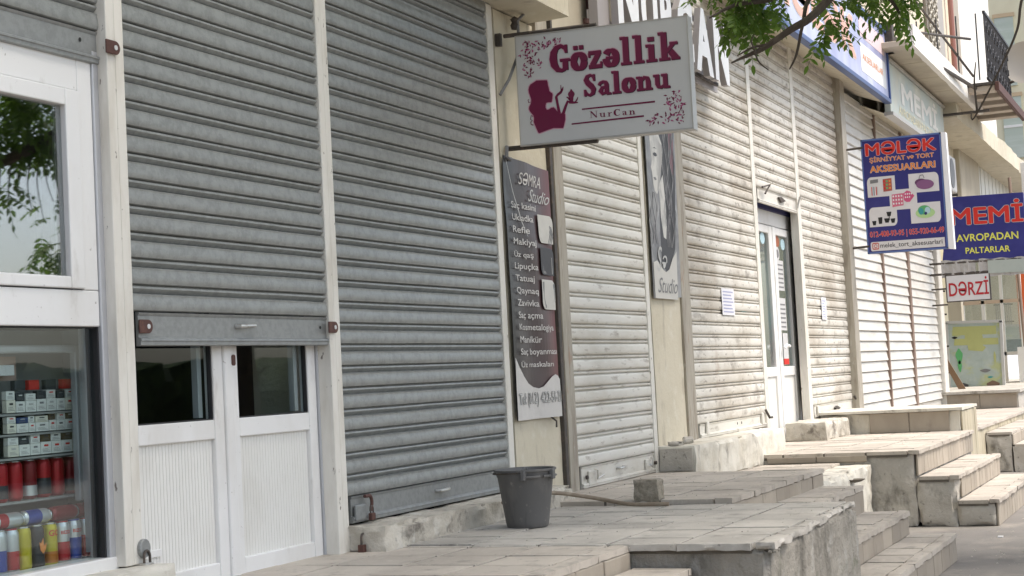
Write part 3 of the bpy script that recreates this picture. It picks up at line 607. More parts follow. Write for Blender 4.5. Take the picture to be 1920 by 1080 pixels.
# ------------------------------------------------------------------ sills and plinths
solo('sill', rough_box(6.90, 9.42, 3.775, 4.05, -.83, -.69, .025, .022, .055, 3.0, 8), stone_sill, 'long chipped stone sill under the widest grey shutter', 'sill', (8.1, 3.9, -.83), smooth=True)
for p in [(6.93, 3.79, .07), (7.2, 3.78, .06), (7.45, 3.785, .055)]: pass
solo('sill', rough_box(4.85, 5.31, 3.86, 4.05, -.78, -.665, .025, .014, .03, 8.0, 9), white_pl, 'broken cream sill end below the shop window', 'sill', (5.1, 3.9, -.78), smooth=True)
P2 = thing('plinth', 'whitewashed plinth with dark stains under the tall dirty cream shutter', 'plinth', (13, 3.85, -.86))
part('body', rough_box(11.72, 14.52, 3.69, 4.06, -.89, -.585, .03, .020, .045, 2.2, 5), white_pl, P2, smooth=True)
part('end_face', rough_box(11.69, 11.73, 3.70, 3.97, -.775, -.60, .04, .004, .01, 1, 8), conc, P2, smooth=True)
P3 = thing('plinth', 'short whitewashed plinth beside the stained shutter right of the door', 'plinth', (16.6, 3.8, -.8))
part('body', rough_box(15.92, 17.08, 3.62, 4.05, -.80, -.60, .03, .022, .05, 6.2, 6), stone_sill, P3, smooth=True)
part('body', rough_box(17.06, 19.8, 3.70, 4.05, -.86, -.64, .06, .01, .02, 9.2, 5), white_pl, P3, smooth=True)
for i, (x, y, s, lab) in enumerate(((11.80, 3.86, .05, 'lump of rubble on the end of the whitewashed plinth'), (11.86, 3.78, .035, 'broken tile shard leaning on the rubble lump'))):
    o = solo('rubble', rough_box(x-s, x+s, y-s*1.1, y+s*1.1, -.595, -.59+s*.8, s*.3, s*.35, .03, i*3.3, 22), conc, lab, 'rubble', (x, y, -.59), smooth=True)
    if i: o.rotation_euler = (0, R(-25), R(20)); o.location.z += .035

# ------------------------------------------------------------------ shop window at the left
W = thing('shop_window', 'white framed shop window with a reflecting upper pane', 'window', (4.6, 4.1, -.7))
yF = 4.03
def frame(x0, x1, z0, z1, y=yF, d=.06, mt=pvc, name='frame', parent=W): return part(name, B(x0, x1, y, y+d, z0, z1), mt, parent, bevel=.005)
frame(5.101, 5.152, -.66, 1.40, 4.022, .10, alu); frame(5.013, 5.100, .436, 1.40, 4.03)
frame(2.6, 5.012, 1.225, 1.40); frame(2.6, 5.100, .292, .4345)
frame(2.6, 5.15, -.70, -.618, 4.018, .12)
frame(4.926, 5.009, .440, 1.222, 4.018, .05); frame(2.6, 4.925, 1.156, 1.222, 4.018, .05); frame(2.6, 4.925, .440, .486, 4.018, .05)
part('gasket', B(5.009, 5.0135, .438, 1.226, 4.024, 4.04), gasket, W); part('gasket', B(2.6, 5.009, 1.222, 1.226, 4.0245, 4.04), gasket, W)
part('pane', B(2.6, 4.926, 4.045, 4.051, .486, 1.156), glass_w, W)
part('inner_trim', B(4.90, 4.925, 4.09, 4.13, .48, 1.17), gasket, W); part('inner_trim', B(4.93, 4.952, 4.10, 4.12, .48, 1.17), alu, W)
part('inner_wall', B(4.90, 5.12, 4.16, 4.22, .44, 1.3), gasket, W)
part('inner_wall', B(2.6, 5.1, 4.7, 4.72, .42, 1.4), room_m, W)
part('pane', B(2.6, 5.098, 4.06, 4.066, -.618, .292), glass_s, W)
part('gasket', B(2.6, 5.095, 4.05, 4.058, .286, .292), gasket, W); part('gasket', B(5.092, 5.1005, 4.04, 4.10, -.618, .291), gasket, W)
part('inner_trim', B(5.13, 5.165, 4.14, 4.165, -.6, .29), alu, W)
part('sill_board', B(2.6, 5.5, 4.07, 4.42, -.66, -.632), pvc, W)
# cooler cabinet behind the lower pane
C_ = thing('display_cooler', 'glass door display cabinet with a rounded grey frame behind the shop window', 'display cabinet', (4.9, 4.5, -.45))
for a in ((5.155, 5.19, -.40, .228), (2.6, 5.154, .198, .229)): part('frame', B(a[0], a[1], 4.20, 4.235, a[2], a[3]), alu, C_, bevel=.008)
part('back', B(2.6, 5.5, 4.42, 4.44, -.6, .3), shelf_m, C_)
part('side', B(5.34, 5.36, 4.24, 4.42, -.6, .3), shelf_m, C_)
for z in (-.372, -.204, -.113, -.034): part('shelf', B(3.2, 5.34, 4.24, 4.42, z-.008, z), shelf_m, C_)
part('lamp_strip', B(3.2, 4.86, 4.26, 4.31, .115, .155), pvc, C_)
part('lamp_board', B(3.2, 4.93, 4.312, 4.33, .096, .19), flat('pinkish_board', (.45, .33, .28)), C_)
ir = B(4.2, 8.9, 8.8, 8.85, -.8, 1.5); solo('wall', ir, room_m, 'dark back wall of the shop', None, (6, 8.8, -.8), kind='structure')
# packs on the shelves: (x, width, height, depth colour)
pk_w = flat('white_card', (.82, .82, .78)); pk_k = flat('dark_card', (.05, .055, .06)); pk_b = flat('blue_card', (.04, .07, .18)); pk_r = flat('red_card', (.55, .04, .03)); pk_n = flat('brown_card', (.12, .085, .045)); pk_c = flat('cream_card', (.80, .77, .66))
def pack(x, z, w, h, mt, lab, y=4.25, lines=True, group='packs on the cabinet shelves'):
    T = thing('cigarette_pack', lab, 'pack', (x, y, z), group)
    part('box', B(x-w/2, x+w/2, y, y+.024, z, z+h), mt, T, bevel=.0015, seg=1)
    if lines: part('print_block', B(x-w*.2, x+w*.2, y-.001, y, z+h*.62, z+h*.78), (grey_m, red, grey_d, grey_l)[int(x*997) % 4], T)
    if lines:
        for k in range(3): part('print_line', B(x-w*.36, x+w*(.36-.1*k), y-.001, y, z+h*(.18+.11*k), z+h*(.21+.11*k)), grey_m, T)
row1 = [(5.055, pk_w), (5.125, pk_k), (5.195, pk_w), (5.265, pk_k), (5.335, pk_w), (5.40, pk_w), (5.465, pk_r)]
nms = {'white_card': 'white', 'dark_card': 'black', 'blue_card': 'blue', 'red_card': 'red', 'brown_card': 'brown', 'cream_card': 'cream'}
ordn = ['first', 'second', 'third', 'fourth', 'fifth', 'sixth', 'seventh', 'eighth', 'ninth', 'tenth']
rows = [(-.032, 'top', [('w', .05), ('k', .05), ('w', .06), ('k', .055), ('w', .055), ('k', .05), ('w', .05), ('w', .055), ('r', .03)], .088),
        (-.114, 'second', [('w', .05), ('b', .065), ('w', .035), ('c', .075), ('n', .04), ('w', .05), ('n', .06), ('w', .035), ('k', .05)], .073),
        (-.208, 'third', [('w', .06), ('k', .06), ('w', .055), ('n', .06), ('w', .06), ('n', .06), ('w', .055), ('w', .04)], .086)]
cm = dict(w=pk_w, k=pk_k, b=pk_b, r=pk_r, n=pk_n, c=pk_c)
for z, rn, items, hh in rows:
    x = 4.80; z *= .96; hh *= .96
    for i, (c, w) in enumerate(items):
        h1 = hh*random.uniform(.50, .62); c2 = 'w' if c != 'w' or i % 3 else 'c'
        pack(x+w/2, z, w, h1, cm[c2], '%s cigarette pack, %s from the left, lower layer of the %s cabinet shelf' % (nms[cm[c2].name], ordn[i], rn))
        pack(x+w/2+random.uniform(-.004, .004), z+h1+.001, w*.96, hh*random.uniform(.32, .40), cm[c], '%s cigarette pack, %s from the left, upper layer of the %s cabinet shelf' % (nms[cm[c].name], ordn[i], rn)); x += w+.004
    
# small second tier of boxes above the top row
for i, x in enumerate((4.88, 4.96, 5.06, 5.16)): pack(x, .056, .06, .038, (pk_k, pk_r, pk_k, pk_r)[i], '%s flat pack lying on top of the top shelf row, %s from the left' % (('black', 'red', 'black', 'red')[i], ordn[i]), lines=False)
# drink cans
can_metal = mat('can_aluminium', (.72, .72, .73), .25, .9)
def can(x, y, z, body, band, label, group, h=.168, r=.031, lying=False, word=None, wcol=None):
    T = thing('drink_can', label, 'can', (x, y, z), group)
    pr = [(r*.72, 0), (r*.86, .004), (r, .014), (r, h*.86), (r*.97, h*.90), (r*.80, h*.965), (r*.80, h*.985), (r*.83, h), (r*.76, h*.99), (0, h*.975)]
    ax = 'x' if lying else 'z'; c = (x-h/2, y, z+r) if lying else (x, y, z)
    part('body', MB().lathe(pr, c, ax, 24), body, T, smooth=True, angle=50)
    def cyl(h0, h1, rr, mtt, nm):
        part(nm, MB().lathe([(rr, h*h0), (rr, h*h1)], c, ax, 24), mtt, T, smooth=True)
    cyl(.09, band[1], r+.0004, band[0], 'print_band')
    part('lid_ring', MB().lathe([(r*.80, h*.966), (r*.845, h*.985), (r*.83, h*1.003), (r*.77, h*.995)], c, ax, 20), band[2] if len(band) > 2 else can_metal, T, smooth=True)
    if word:
        vs, fs, bb = text_mesh(word, .02); sx = .055/(bb[2]-bb[0])
        mb = MB()
        if lying: mb.add([(x-.03+(vx-bb[0])*sx, y-(r+.0012)*math.cos((vy-bb[1])*sx/r*1.0-.25), z+r+(r+.0012)*math.sin((vy-bb[1])*sx/r-.25)) for vx, vy, _ in vs], fs)
        else: mb.add([(x+(r+.0012)*math.sin((vx-bb[0])*sx/r-.9), y-(r+.0012)*math.cos((vx-bb[0])*sx/r-.9), z+h*.70+(vy-bb[1])*sx) for vx, vy, _ in vs], fs)
        part('lettering', mb, wcol or red, T, norm=False)
    return T
c_red = mat('can_red', (.42, .012, .02), .3, .3); c_blue = mat('can_blue', (.015, .05, .30), .3, .3); c_yel = mat('can_yellow', (.55, .45, .02), .3, .3); c_blk = mat('can_black', (.03, .03, .035), .35, .2); c_sil = mat('can_silver', (.62, .63, .64), .28, .6); c_or = mat('can_orange', (.5, .16, .02), .3, .3); c_dr = mat('can_dark_red', (.20, .01, .015), .35, .3)
zs = -.632
std = [(4.66, c_sil, (c_blue, .55), 'silver and blue can at the left end of the standing row', None), (4.728, c_sil, (c_red, .5, c_red), 'silver and red can left of the yellow can', None), (4.795, c_yel, (c_yel, .7), 'plain yellow can in the standing row', None),
       (4.868, c_blk, (c_blk, .8), 'black can with an orange flame in the standing row', None), (4.945, c_yel, (c_or, .35), 'yellow and orange can beside the black can', 'GO!'), (5.017, c_sil, (c_red, .52, c_red), 'silver and red can right of the yellow and orange one', 'BIZON'),
       (5.087, c_sil, (c_blue, .58, c_blue), 'silver and blue can between two red ones', 'BIZON'), (5.160, c_sil, (c_red, .6, c_red), 'silver and red can, second from the right end of the standing row', None), (5.228, c_red, (c_red, .6, c_red), 'red can at the right end of the standing row', 'BIZON')]
for x, bd, bn, lb, wd in std: can(x, 4.19, zs, bd, bn, lb, 'cans standing on the window sill', word=wd)
part('flame', MB().prism([(4.855, -.56), (4.87, -.575), (4.885, -.56), (4.89, -.535), (4.875, -.545), (4.872, -.515), (4.86, -.535), (4.85, -.53)], planeY(4.158), 0, .001), orange, bpy.data.objects['drink_can.003'])
lie = [(4.72, c_sil, (c_red, .4), 'silver and red can lying at the left end of the upper row', None), (4.875, c_sil, (c_blue, .6), 'silver and blue can lying on the standing cans', None), (5.035, c_dr, (c_dr, .8), 'dark red can lying beside the blue one', 'BUZZ'), (5.195, c_dr, (c_dr, .8), 'dark red can lying at the right end of the upper row', 'BUZZ')]
for x, bd, bn, lb, wd in lie: can(x, 4.20, zs+.169, bd, bn, lb, 'cans lying on top of the standing cans', h=.15, r=.029, lying=True, word=None)
for i in range(6): can(4.80+i*.082, 4.30, -.372, (c_red, c_red, c_dr, c_red, c_red, c_dr)[i], ((c_blk, .42), (c_red, .75), (c_sil, .35), (c_blk, .5), (c_red, .7), (c_blk, .4))[i], '%s, %s from the left on the lowest cabinet shelf' % (('red can with a black foot', 'plain red can', 'dark red can with a silver foot', 'red can with a black lower half', 'plain red can', 'dark red can with a black foot')[i], ordn[i]), 'red cans on the lowest cabinet shelf', h=.155, r=.033)
o = can(5.31, 4.24, -.2, c_blk, (c_red, .3), 'dark bottle shaped can standing in the gap beside the cabinet', 'drinks beside the cabinet', h=.16, r=.028)

# ------------------------------------------------------------------ white double door
D = thing('double_door', 'white double door with ribbed lower panels under the half closed shutter', 'door', (6.1, 4.1, -.83))
yd = 4.06
def leaf(x0, x1, zb, lab):
    # glazed top, solid rail, ribbed panel
    Lf = part('leaf_frame', B(x0, x0+.05, yd, yd+.05, zb, 1.9), pvc, D, bevel=.005, label=lab)
    part('stile', B(x1-.075, x1, yd, yd+.05, zb, 1.9), pvc, D, bevel=.005)
    part('rail', B(x0+.051, x1-.076, yd+.002, yd+.05, -.197, -.112), pvc, D, bevel=.005)
    part('rail', B(x0+.051, x1-.076, yd+.002, yd+.05, zb, zb+.09), pvc, D, bevel=.005)
    n = int((x1-x0-.127)/.0225); w = (x1-x0-.127)/n
    me = mesh('rib', B(-w/2+.0009, w/2-.0009, 0, .012, -.197-(-.197), -.197-zb-.09), pvc_panel)
    for k in range(n): put('rib', me, D, (x0+.051+w*(k+.5), yd+.022, zb+.09))
    part('panel_back', B(x0+.05, x1-.075, yd+.028, yd+.045, zb+.05, -.19), mat('panel_groove', (.42, .41, .38), .7), D)
    part('gasket', B(x0+.05, x1-.076, yd+.01, yd+.03, -.112, -.106), gasket, D); part('gasket', B(x1-.083, x1-.076, yd+.008, yd+.03, -.106, 1.9), gasket, D)
    part('pane', B(x0+.05, x1-.083, yd+.024, yd+.03, -.106, 1.9), glass_d, D)
    part('inner_trim', B(x1-.125, x1-.095, yd+.05, yd+.08, -.1, 1.9), alu, D)
leaf(5.31, 5.982, -.83, 'left leaf'); leaf(6.052, 6.785, -.83, 'right leaf')
part('meeting_stile', B(5.983, 6.051, yd-.012, yd+.05, -.83, 1.9), pvc, D, bevel=.008)
part('side_post', B(6.787, 6.842, yd-.012, yd+.06, -.845, .22), alu, D, bevel=.006)
part('keyhole', MB().prism(rrect(6.036, .125, 6.062, .175, .012), planeY(yd-.012), 0, .006), rust, D)
part('threshold', B(5.25, 6.85, yd-.01, yd+.08, -.85, -.831), alu, D)
# shop interior seen through the door panes
solo('counter', B(5.2, 6.9, 5.6, 6.1, -.85, -.02), room_m, 'dark counter inside the shop behind the double door', 'counter', (6, 5.8, -.85), bevel=.01)
for i, (x, z, mt_, lb) in enumerate(((6.55, -.02, c_red, 'red tin on the counter behind the double door'), (7.05, .0, green, 'green tin beside the red tin behind the door'), (7.6, -.02, grey_m, 'grey jar on the counter behind the door'), (7.85, -.02, c_red, 'red jar at the far end of the counter'))):
    solo('tin', MB().lathe([(0, 0), (.06, 0), (.062, .01), (.062, .15), (.055, .17), (0, .172)], (x-.6, 5.75, -.02), n=18), mt_, lb, 'tin', (x-.6, 5.75, -.02), smooth=True)

# ------------------------------------------------------------------ projecting beauty salon sign
GX = 9.1
SG = thing('salon_sign', 'grey white beauty salon sign with maroon lettering and a woman silhouette', 'sign', (GX, 3.88, 1.44))
ty0, ty1 = 2.725, 3.885   # y extents; u = -y
def sgn(u, v, d):          # u 0..1.16 from the wall outwards, v 0..~.68 upwards; the panel drops a little outwards
    return (GX-d, ty1-u, 1.458+v-.012*u/1.16)
part('panel', MB().prism([(0, 0), (1.131, -.003), (1.131, .675), (0, .69)], sgn, -.075, 0), sign_w, SG, bevel=.004)
fr_m = mat('sign_edge_trim', (.50, .48, .45), .4, .4)
for a, b in (((-.004, -.006), (1.17, .004)), ((-.004, .686), (1.17, .696))):
    pass
part('edge_trim', MB().prism([(0, .688), (1.133, .673), (1.133, .680), (0, .695)], sgn, -.077, .003), fr_m, SG)
part('edge_trim', MB().prism([(0, -.008), (1.133, -.011), (1.133, -.003), (0, 0)], sgn, -.077, .003), fr_m, SG)
part('edge_trim', MB().prism([(1.127, -.01), (1.136, -.01), (1.136, .68), (1.127, .68)], sgn, -.077, .004), fr_m, SG)
part('edge_trim', MB().prism([(0, 0), (.006, 0), (.006, .69), (0, .69)], sgn, -.077, .003), fr_m, SG)
part('bracket', MB().tube([(9.1, 3.96, 2.162), (9.14, 3.35, 2.160)], .013, 6), steel_dk, SG); part('bracket', MB().tube([(9.14, 4.0, 1.452), (9.14, 3.38, 1.44)], .016, 6), steel_dk, SG)
part('bracket', B(9.03, 9.06, 3.955, 3.99, 2.09, 2.17), steel_dk, SG)
part('bolt', MB().lathe([(0, 0), (.02, 0), (.02, .03), (0, .03)], (9.1, 3.40, 2.165), n=10), rust, SG)
GZ = [0.231, 0.4331, 1.0723, 0.1713, -0.0121]
SL = [0.4438, 0.2585, 1.0049, 0.1381, -0.0045]
NC = [0.4755, 0.123, 0.775, 0.0429, -0.0254]
LINES = [((0.4261, 0.1839), (0.9012, 0.1804)), ((0.3528, 0.0992), (0.8256, 0.1003))]
SIL = [(0.1164, 0.3888), (0.1321, 0.3972), (0.2037, 0.391), (0.2073, 0.3784), (0.2085, 0.3621), (0.2138, 0.3413), (0.2158, 0.3228), (0.2231, 0.3139), (0.2347, 0.3058), (0.2371, 0.2942), (0.2342, 0.2824), (0.2327, 0.2704), (0.2291, 0.2547), (0.2259, 0.2502), (0.2021, 0.2515), (0.1911, 0.2487), (0.1859, 0.2351), (0.185, 0.219), (0.1929, 0.206), (0.206, 0.2066), (0.2216, 0.2151), (0.239, 0.2164), (0.2513, 0.2038), (0.2632, 0.1864), (0.2754, 0.173), (0.2991, 0.1745), (0.3136, 0.165), (0.3126, 0.1329), (0.3035, 0.1017), (0.2958, 0.0803), (0.2315, 0.0869), (0.192, 0.0788), (0.1347, 0.0644), (0.1262, 0.0693), (0.1167, 0.0925), (0.1072, 0.1178), (0.0997, 0.1389), (0.1033, 0.1628), (0.0999, 0.1794), (0.0897, 0.1927), (0.0775, 0.2082), (0.0717, 0.223), (0.0739, 0.237), (0.0844, 0.2521), (0.0887, 0.2659), (0.0905, 0.282), (0.0851, 0.3029), (0.0776, 0.324), (0.0757, 0.3446), (0.0812, 0.3643), (0.0916, 0.3774)]
SIL2 = [(0.1138, 0.3942), (0.1319, 0.4032), (0.2052, 0.3968), (0.2132, 0.3794), (0.2144, 0.3631), (0.2197, 0.3424), (0.2215, 0.3247), (0.2271, 0.3184), (0.2396, 0.3093), (0.2431, 0.2941), (0.2401, 0.2813), (0.2386, 0.2693), (0.2348, 0.2528), (0.2266, 0.2442), (0.2024, 0.2455), (0.1954, 0.2445), (0.1918, 0.2339), (0.1908, 0.2204), (0.196, 0.2112), (0.2042, 0.2123), (0.2199, 0.2209), (0.2411, 0.222), (0.256, 0.2076), (0.2679, 0.1901), (0.2773, 0.1787), (0.3003, 0.1804), (0.3193, 0.1669), (0.3185, 0.132), (0.3092, 0.0999), (0.297, 0.0744), (0.2316, 0.0809), (0.1934, 0.073), (0.1356, 0.0585), (0.1211, 0.0661), (0.1111, 0.0903), (0.1016, 0.1157), (0.0937, 0.1384), (0.0973, 0.1628), (0.0944, 0.1769), (0.085, 0.189), (0.0723, 0.2051), (0.0657, 0.2223), (0.0684, 0.2394), (0.0791, 0.2548), (0.0828, 0.2671), (0.0845, 0.2814), (0.0794, 0.3011), (0.0717, 0.3227), (0.0697, 0.3451), (0.0758, 0.3669), (0.0882, 0.3823)]
ARMS = [[(0.2754, 0.173, 0.0211), (0.2677, 0.2263, 0.0177), (0.26, 0.2795, 0.0177), (0.2716, 0.2924, 0.0161), (0.2917, 0.3043, 0.0169), (0.3033, 0.3191, 0.0135), (0.3109, 0.3384, 0.0042)], [(0.2963, 0.3098, 0.0084), (0.2952, 0.3281, 0.0068), (0.2952, 0.3503, 0.0042)], [(0.3011, 0.1703, 0.0211), (0.321, 0.2165, 0.0177), (0.3354, 0.2431, 0.0169), (0.3478, 0.2357, 0.0169), (0.3733, 0.2317, 0.0152), (0.403, 0.2285, 0.0059)], [(0.3862, 0.2335, 0.0101), (0.3978, 0.2483, 0.0084), (0.4051, 0.2636, 0.0042)], [(0.3588, 0.2405, 0.0253), (0.3602, 0.2645, 0.0296), (0.3614, 0.2844, 0.0465), (0.3621, 0.2964, 0.038), (0.3627, 0.3064, 0.0169), (0.362, 0.3165, 0.0059)], [(0.3489, 0.2537, 0.0127), (0.3368, 0.2671, 0.0093), (0.3285, 0.2712, 0.0059)], [(0.0852, 0.2663, 0.0042), (0.0728, 0.2636, 0.0059), (0.0693, 0.2802, 0.0051), (0.0767, 0.2855, 0.0034)], [(0.0964, 0.1189, 0.0068), (0.0814, 0.1245, 0.0059), (0.0801, 0.1409, 0.0059), (0.0915, 0.1478, 0.0051), (0.0789, 0.1573, 0.0051), (0.0846, 0.181, 0.0051), (0.0973, 0.1736, 0.0059)]]
FL1 = [(0.0604, 0.6208), (0.0766, 0.5849), (0.0701, 0.5518), (0.0918, 0.5323), (0.0586, 0.5108), (0.1089, 0.5133), (0.0793, 0.4745), (0.1362, 0.5143), (0.158, 0.499), (0.06, 0.4556), (0.096, 0.4472), (0.1152, 0.6225), (0.1518, 0.6264), (0.1679, 0.5907), (0.1968, 0.6209), (0.2242, 0.6259), (0.2505, 0.6142), (0.2783, 0.6276), (0.2919, 0.6301), (0.0886, 0.6343), (0.0489, 0.5798), (0.1213, 0.571)]
FL2 = [(1.0528, 0.2141), (1.0189, 0.2098), (1.0007, 0.1874), (1.0337, 0.1757), (1.0624, 0.1644), (0.9743, 0.17), (1.0066, 0.1462), (1.0479, 0.1336), (1.0672, 0.1072), (1.0371, 0.0942), (1.0032, 0.0897), (0.9691, 0.0852), (0.9345, 0.0725), (0.9097, 0.0833), (0.8839, 0.0778), (0.8575, 0.0643), (1.0606, 0.0675), (1.0268, 0.0629), (0.9844, 0.0592)]
serif('Gözəllik', sgn, GZ[0], GZ[1], GZ[2], GZ[3], maroon, SG, .004, halo=pink, tilt=GZ[4], weight=.006)
serif('Gözəllik', lambda u, v, d: sgn(u+.004, v-.004, d), GZ[0], GZ[1], GZ[2], GZ[3], maroon_d, SG, .0033, tilt=GZ[4], weight=.010, name='lettering_shadow')
serif('Salonu', sgn, SL[0], SL[1], SL[2], SL[3], maroon, SG, .004, halo=pink, tilt=SL[4], weight=.006)
serif('Salonu', lambda u, v, d: sgn(u+.004, v-.004, d), SL[0], SL[1], SL[2], SL[3], maroon_d, SG, .0033, tilt=SL[4], weight=.010, name='lettering_shadow')
serif('NurCan', sgn, NC[0], NC[1], NC[2], NC[3], maroon, SG, .003, tilt=NC[4], weight=-.02, gap=.12)
for a, b in LINES: part('rule_line', MB().ribbon([(a[0], a[1], .009), (b[0], b[1], .011)], sgn, .002), maroon, SG, norm=False)
part('silhouette', MB().prism([(u, v) for u, v in SIL][::-1], sgn, 0, .0015), maroon, SG, label='maroon silhouette of a long haired woman')
part('silhouette_edge', MB().add([sgn(u, v, .0011) for u, v in SIL2], [tuple(range(len(SIL2)))]), pink, SG, norm=False)
for st in ARMS: part('silhouette_arm', MB().ribbon(st, sgn, .0022), maroon, SG, norm=False)
def floral(cx, cy, pts, seed):
    rnd = random.Random(seed); mb = MB(); mb2 = MB(); k = 0
    for (u, v) in pts:
        for q in range(5):
            a = rnd.uniform(0, 6.28); l = rnd.uniform(.014, .03); w = l*.42; c, s = math.cos(a), math.sin(a); uu, vv = u+rnd.uniform(-.022, .022), v+rnd.uniform(-.022, .022)
            P = [(0, 0), (l*.4, w*.5), (l, 0), (l*.4, -w*.5)]; k += 1
            (mb if rnd.random() < .62 else mb2).add([sgn(uu+x*c-y*s, vv+x*s+y*c, .0015+.00005*(k % 20)) for x, y in P], [(0, 1, 2, 3)])
    part('floral_print', mb, maroon, SG, norm=False, kind='stuff'); part('floral_print', mb2, flat('rose_print', (.42, .10, .22)), SG, norm=False, kind='stuff')
floral(0, 0, FL1, 3); floral(0, 0, FL2, 5)
# cable over the pier
cab = thing('cable', 'loose grey cable hanging from an insulator beside the salon sign', 'cable', (9.2, 3.9, 1.9))
part('wire', MB().tube([(9.45, 3.93, 2.40), (9.32, 3.92, 2.33), (9.22, 3.91, 2.28), (9.20, 3.90, 2.15), (9.15, 3.9, 2.02), (9.08, 3.93, 1.88), (9.03, 3.975, 1.78)], .010, 8), grey_m, cab, smooth=True)
part('insulator', MB().lathe([(0, 0), (.024, .005), (.03, .03), (.02, .05), (.03, .07), (0, .09)], (9.22, 3.93, 2.22), n=12), steel_dk, cab, smooth=True)

# ------------------------------------------------------------------ hanging salon price banner
BN = thing('banner', 'dark hanging banner listing salon services with a white foot', 'banner', (9.38, 3.97, -.26))
fy = planeY(3.97)
def bann_mat():
    M = bpy.data.materials.new('banner_print'); M.use_nodes = True; nt = M.node_tree; b = nt.nodes['Principled BSDF']; b.inputs['Roughness'].default_value = .35
    geo = N(nt, 'ShaderNodeNewGeometry'); sp = N(nt, 'ShaderNodeSeparateXYZ'); nt.links.new(geo.outputs['Position'], sp.inputs[0])
    mr = N(nt, 'ShaderNodeMapRange'); mr.inputs[1].default_value = 9.0; mr.inputs[2].default_value = 9.76; nt.links.new(sp.outputs[0], mr.inputs[0])
    c = ramp(nt, mr.outputs[0], [(0, (.035, .035, .035)), (.35, (.06, .045, .045)), (.72, (.065, .033, .035)), (1, (.16, .045, .05))])
    w = noise_tex(nt, geo.outputs['Position'], 10, 4, .6, (6, 1, .5)); r = ramp(nt, w, [(.42, (0, 0, 0)), (.7, (1, 1, 1))])
    nt.links.new(mix(nt, .16, c, r, 'ADD'), b.inputs['Base Color'])
    nt.links.new(c, b.inputs['Base Color']); return M
bm_ = MB(); nx, nz = 16, 34
def wav(x, z): return .006*math.sin(x*13+z*2)+.008*noise.noise(Vector((x*5, z*3, 1)))
for j in range(nz+1):
    for i in range(nx+1):
        x = 9.012+.735*i/nx; top = 1.40-.03*(i/nx); z = -.262+(top+.262)*j/nz
        bm_.v.append((x, 3.975+wav(x, z)-.004, z))
bm_.f = [(j*(nx+1)+i, j*(nx+1)+i+1, (j+1)*(nx+1)+i+1, (j+1)*(nx+1)+i) for j in range(nz) for i in range(nx)]
part('sheet', bm_, bann_mat(), BN, smooth=True, norm=False)
bf = lambda u, v, d: (u, 3.971+wav(u, v)-.004-d-.004, v)
wv = [(9.012, .13), (9.07, .07), (9.14, .01), (9.22, -.035), (9.30, -.06), (9.38, -.07), (9.45, -.06), (9.52, -.03), (9.59, -.0), (9.66, .015), (9.71, .005), (9.747, -.02)]
wb = MB()
for i in range(len(wv)-1):
    for j in range(8):
        a, b = wv[i], wv[i+1]; t0, t1 = j/8, (j+1)/8
        wb.add([bf(a[0], a[1]+(-.262-a[1])*t1, 0), bf(b[0], b[1]+(-.262-b[1])*t1, 0), bf(b[0], b[1]+(-.262-b[1])*t0, 0), bf(a[0], a[1]+(-.262-a[1])*t0, 0)], [(0, 1, 2, 3)])
part('white_wave', wb, flat('banner_white', (.62, .60, .57)), BN, norm=False)
bt = lambda u, v, d: (u, 3.971+wav(u, v)-.006-d-.005, v)
lt = flat('banner_text', (.60, .58, .55))
lettering('SƏMRA', bt, (9.21, 1.232, 9.58, 1.315), lt, BN, shear=.35)
lettering('Studio', bt, (9.34, 1.132, 9.71, 1.215), grey_l, BN, shear=.6, bold=-.004)
for k, (w_, n_) in enumerate((('Saç kasimi', 9.47), ('Ukladka', 9.40), ('Refle', 9.33), ('Makiyaj', 9.42), ('Üz qaş', 9.37), ('Lipuçka', 9.44), ('Tatuaj', 9.38), ('Qaynaq', 9.43), ('Zavivka', 9.43), ('Saç açma', 9.48), ('Kosmetalogiya', 9.67), ('Manikür', 9.45), ('Saç boyanması', 9.70), ('Üz maskaları', 9.62))):
    z = 1.075-.0775*k; desc = any(c in w_ for c in 'çyqjpş'); lettering(w_, bt, (9.09, z-(.010 if desc else 0), n_, z+.041), lt, BN, bold=.010)
lettering('Tel: (012) 422-51-21', bt, (9.035, -.185, 9.735, -.095), grey_l, BN, bold=.0, outline=grey_d, ogrow=.02)
for k, (z0, z1) in enumerate(((.875, 1.06), (.665, .845), (.44, .635))):
    part('photo', MB().prism(rrect(9.50, z0, 9.738, z1, .05, (0, 1, 0, 1)), bt, .0, .0015), skin_g if k != 1 else grey_d, BN)
    rnd = random.Random(k); mb = MB()
    for q in range(9):
        if k == 0: a = (9.54+.02*q, z1-.03-.005*q); mb.ribbon([(a[0], a[1], .012), (a[0]+.03, a[1]-.06, .014), (a[0]-.01, a[1]-.13, .007)], bt, .003+.0001*q)
        elif k == 1: mb.ribbon([(9.55+.019*q, z1-.06, .006), (9.545+.02*q, z0+.01, .009)], bt, .003+.0001*q)
    if k == 2:
        for a in (9.57, 9.67): mb.add([bt(u, v, .003) for u, v in ell(a, .585, .022, .012, 12)], [tuple(range(12))])
        mb.ribbon([(9.60, .49, .01), (9.62, .485, .022), (9.645, .49, .01)], bt, .003); mb.ribbon([(9.53, .62, .03), (9.54, .52, .03), (9.56, .45, .02)], bt, .0031); mb.ribbon([(9.72, .61, .03), (9.71, .52, .03), (9.69, .45, .02)], bt, .0032)
    part('photo_detail', mb, grey_m if k != 1 else grey_l, BN, norm=False)
part('crease', MB().ribbon([(9.03, 1.37, .006), (9.12, 1.18, .008), (9.23, .99, .008), (9.30, .90, .003)], bt, .004), grey_l, BN, norm=False)
part('knot', MB().tube([(9.09, 3.975, 1.46), (9.045, 3.96, 1.39), (9.10, 3.96, 1.375), (9.13, 3.97, 1.385)], .012, 6), grey_m, BN, smooth=True)
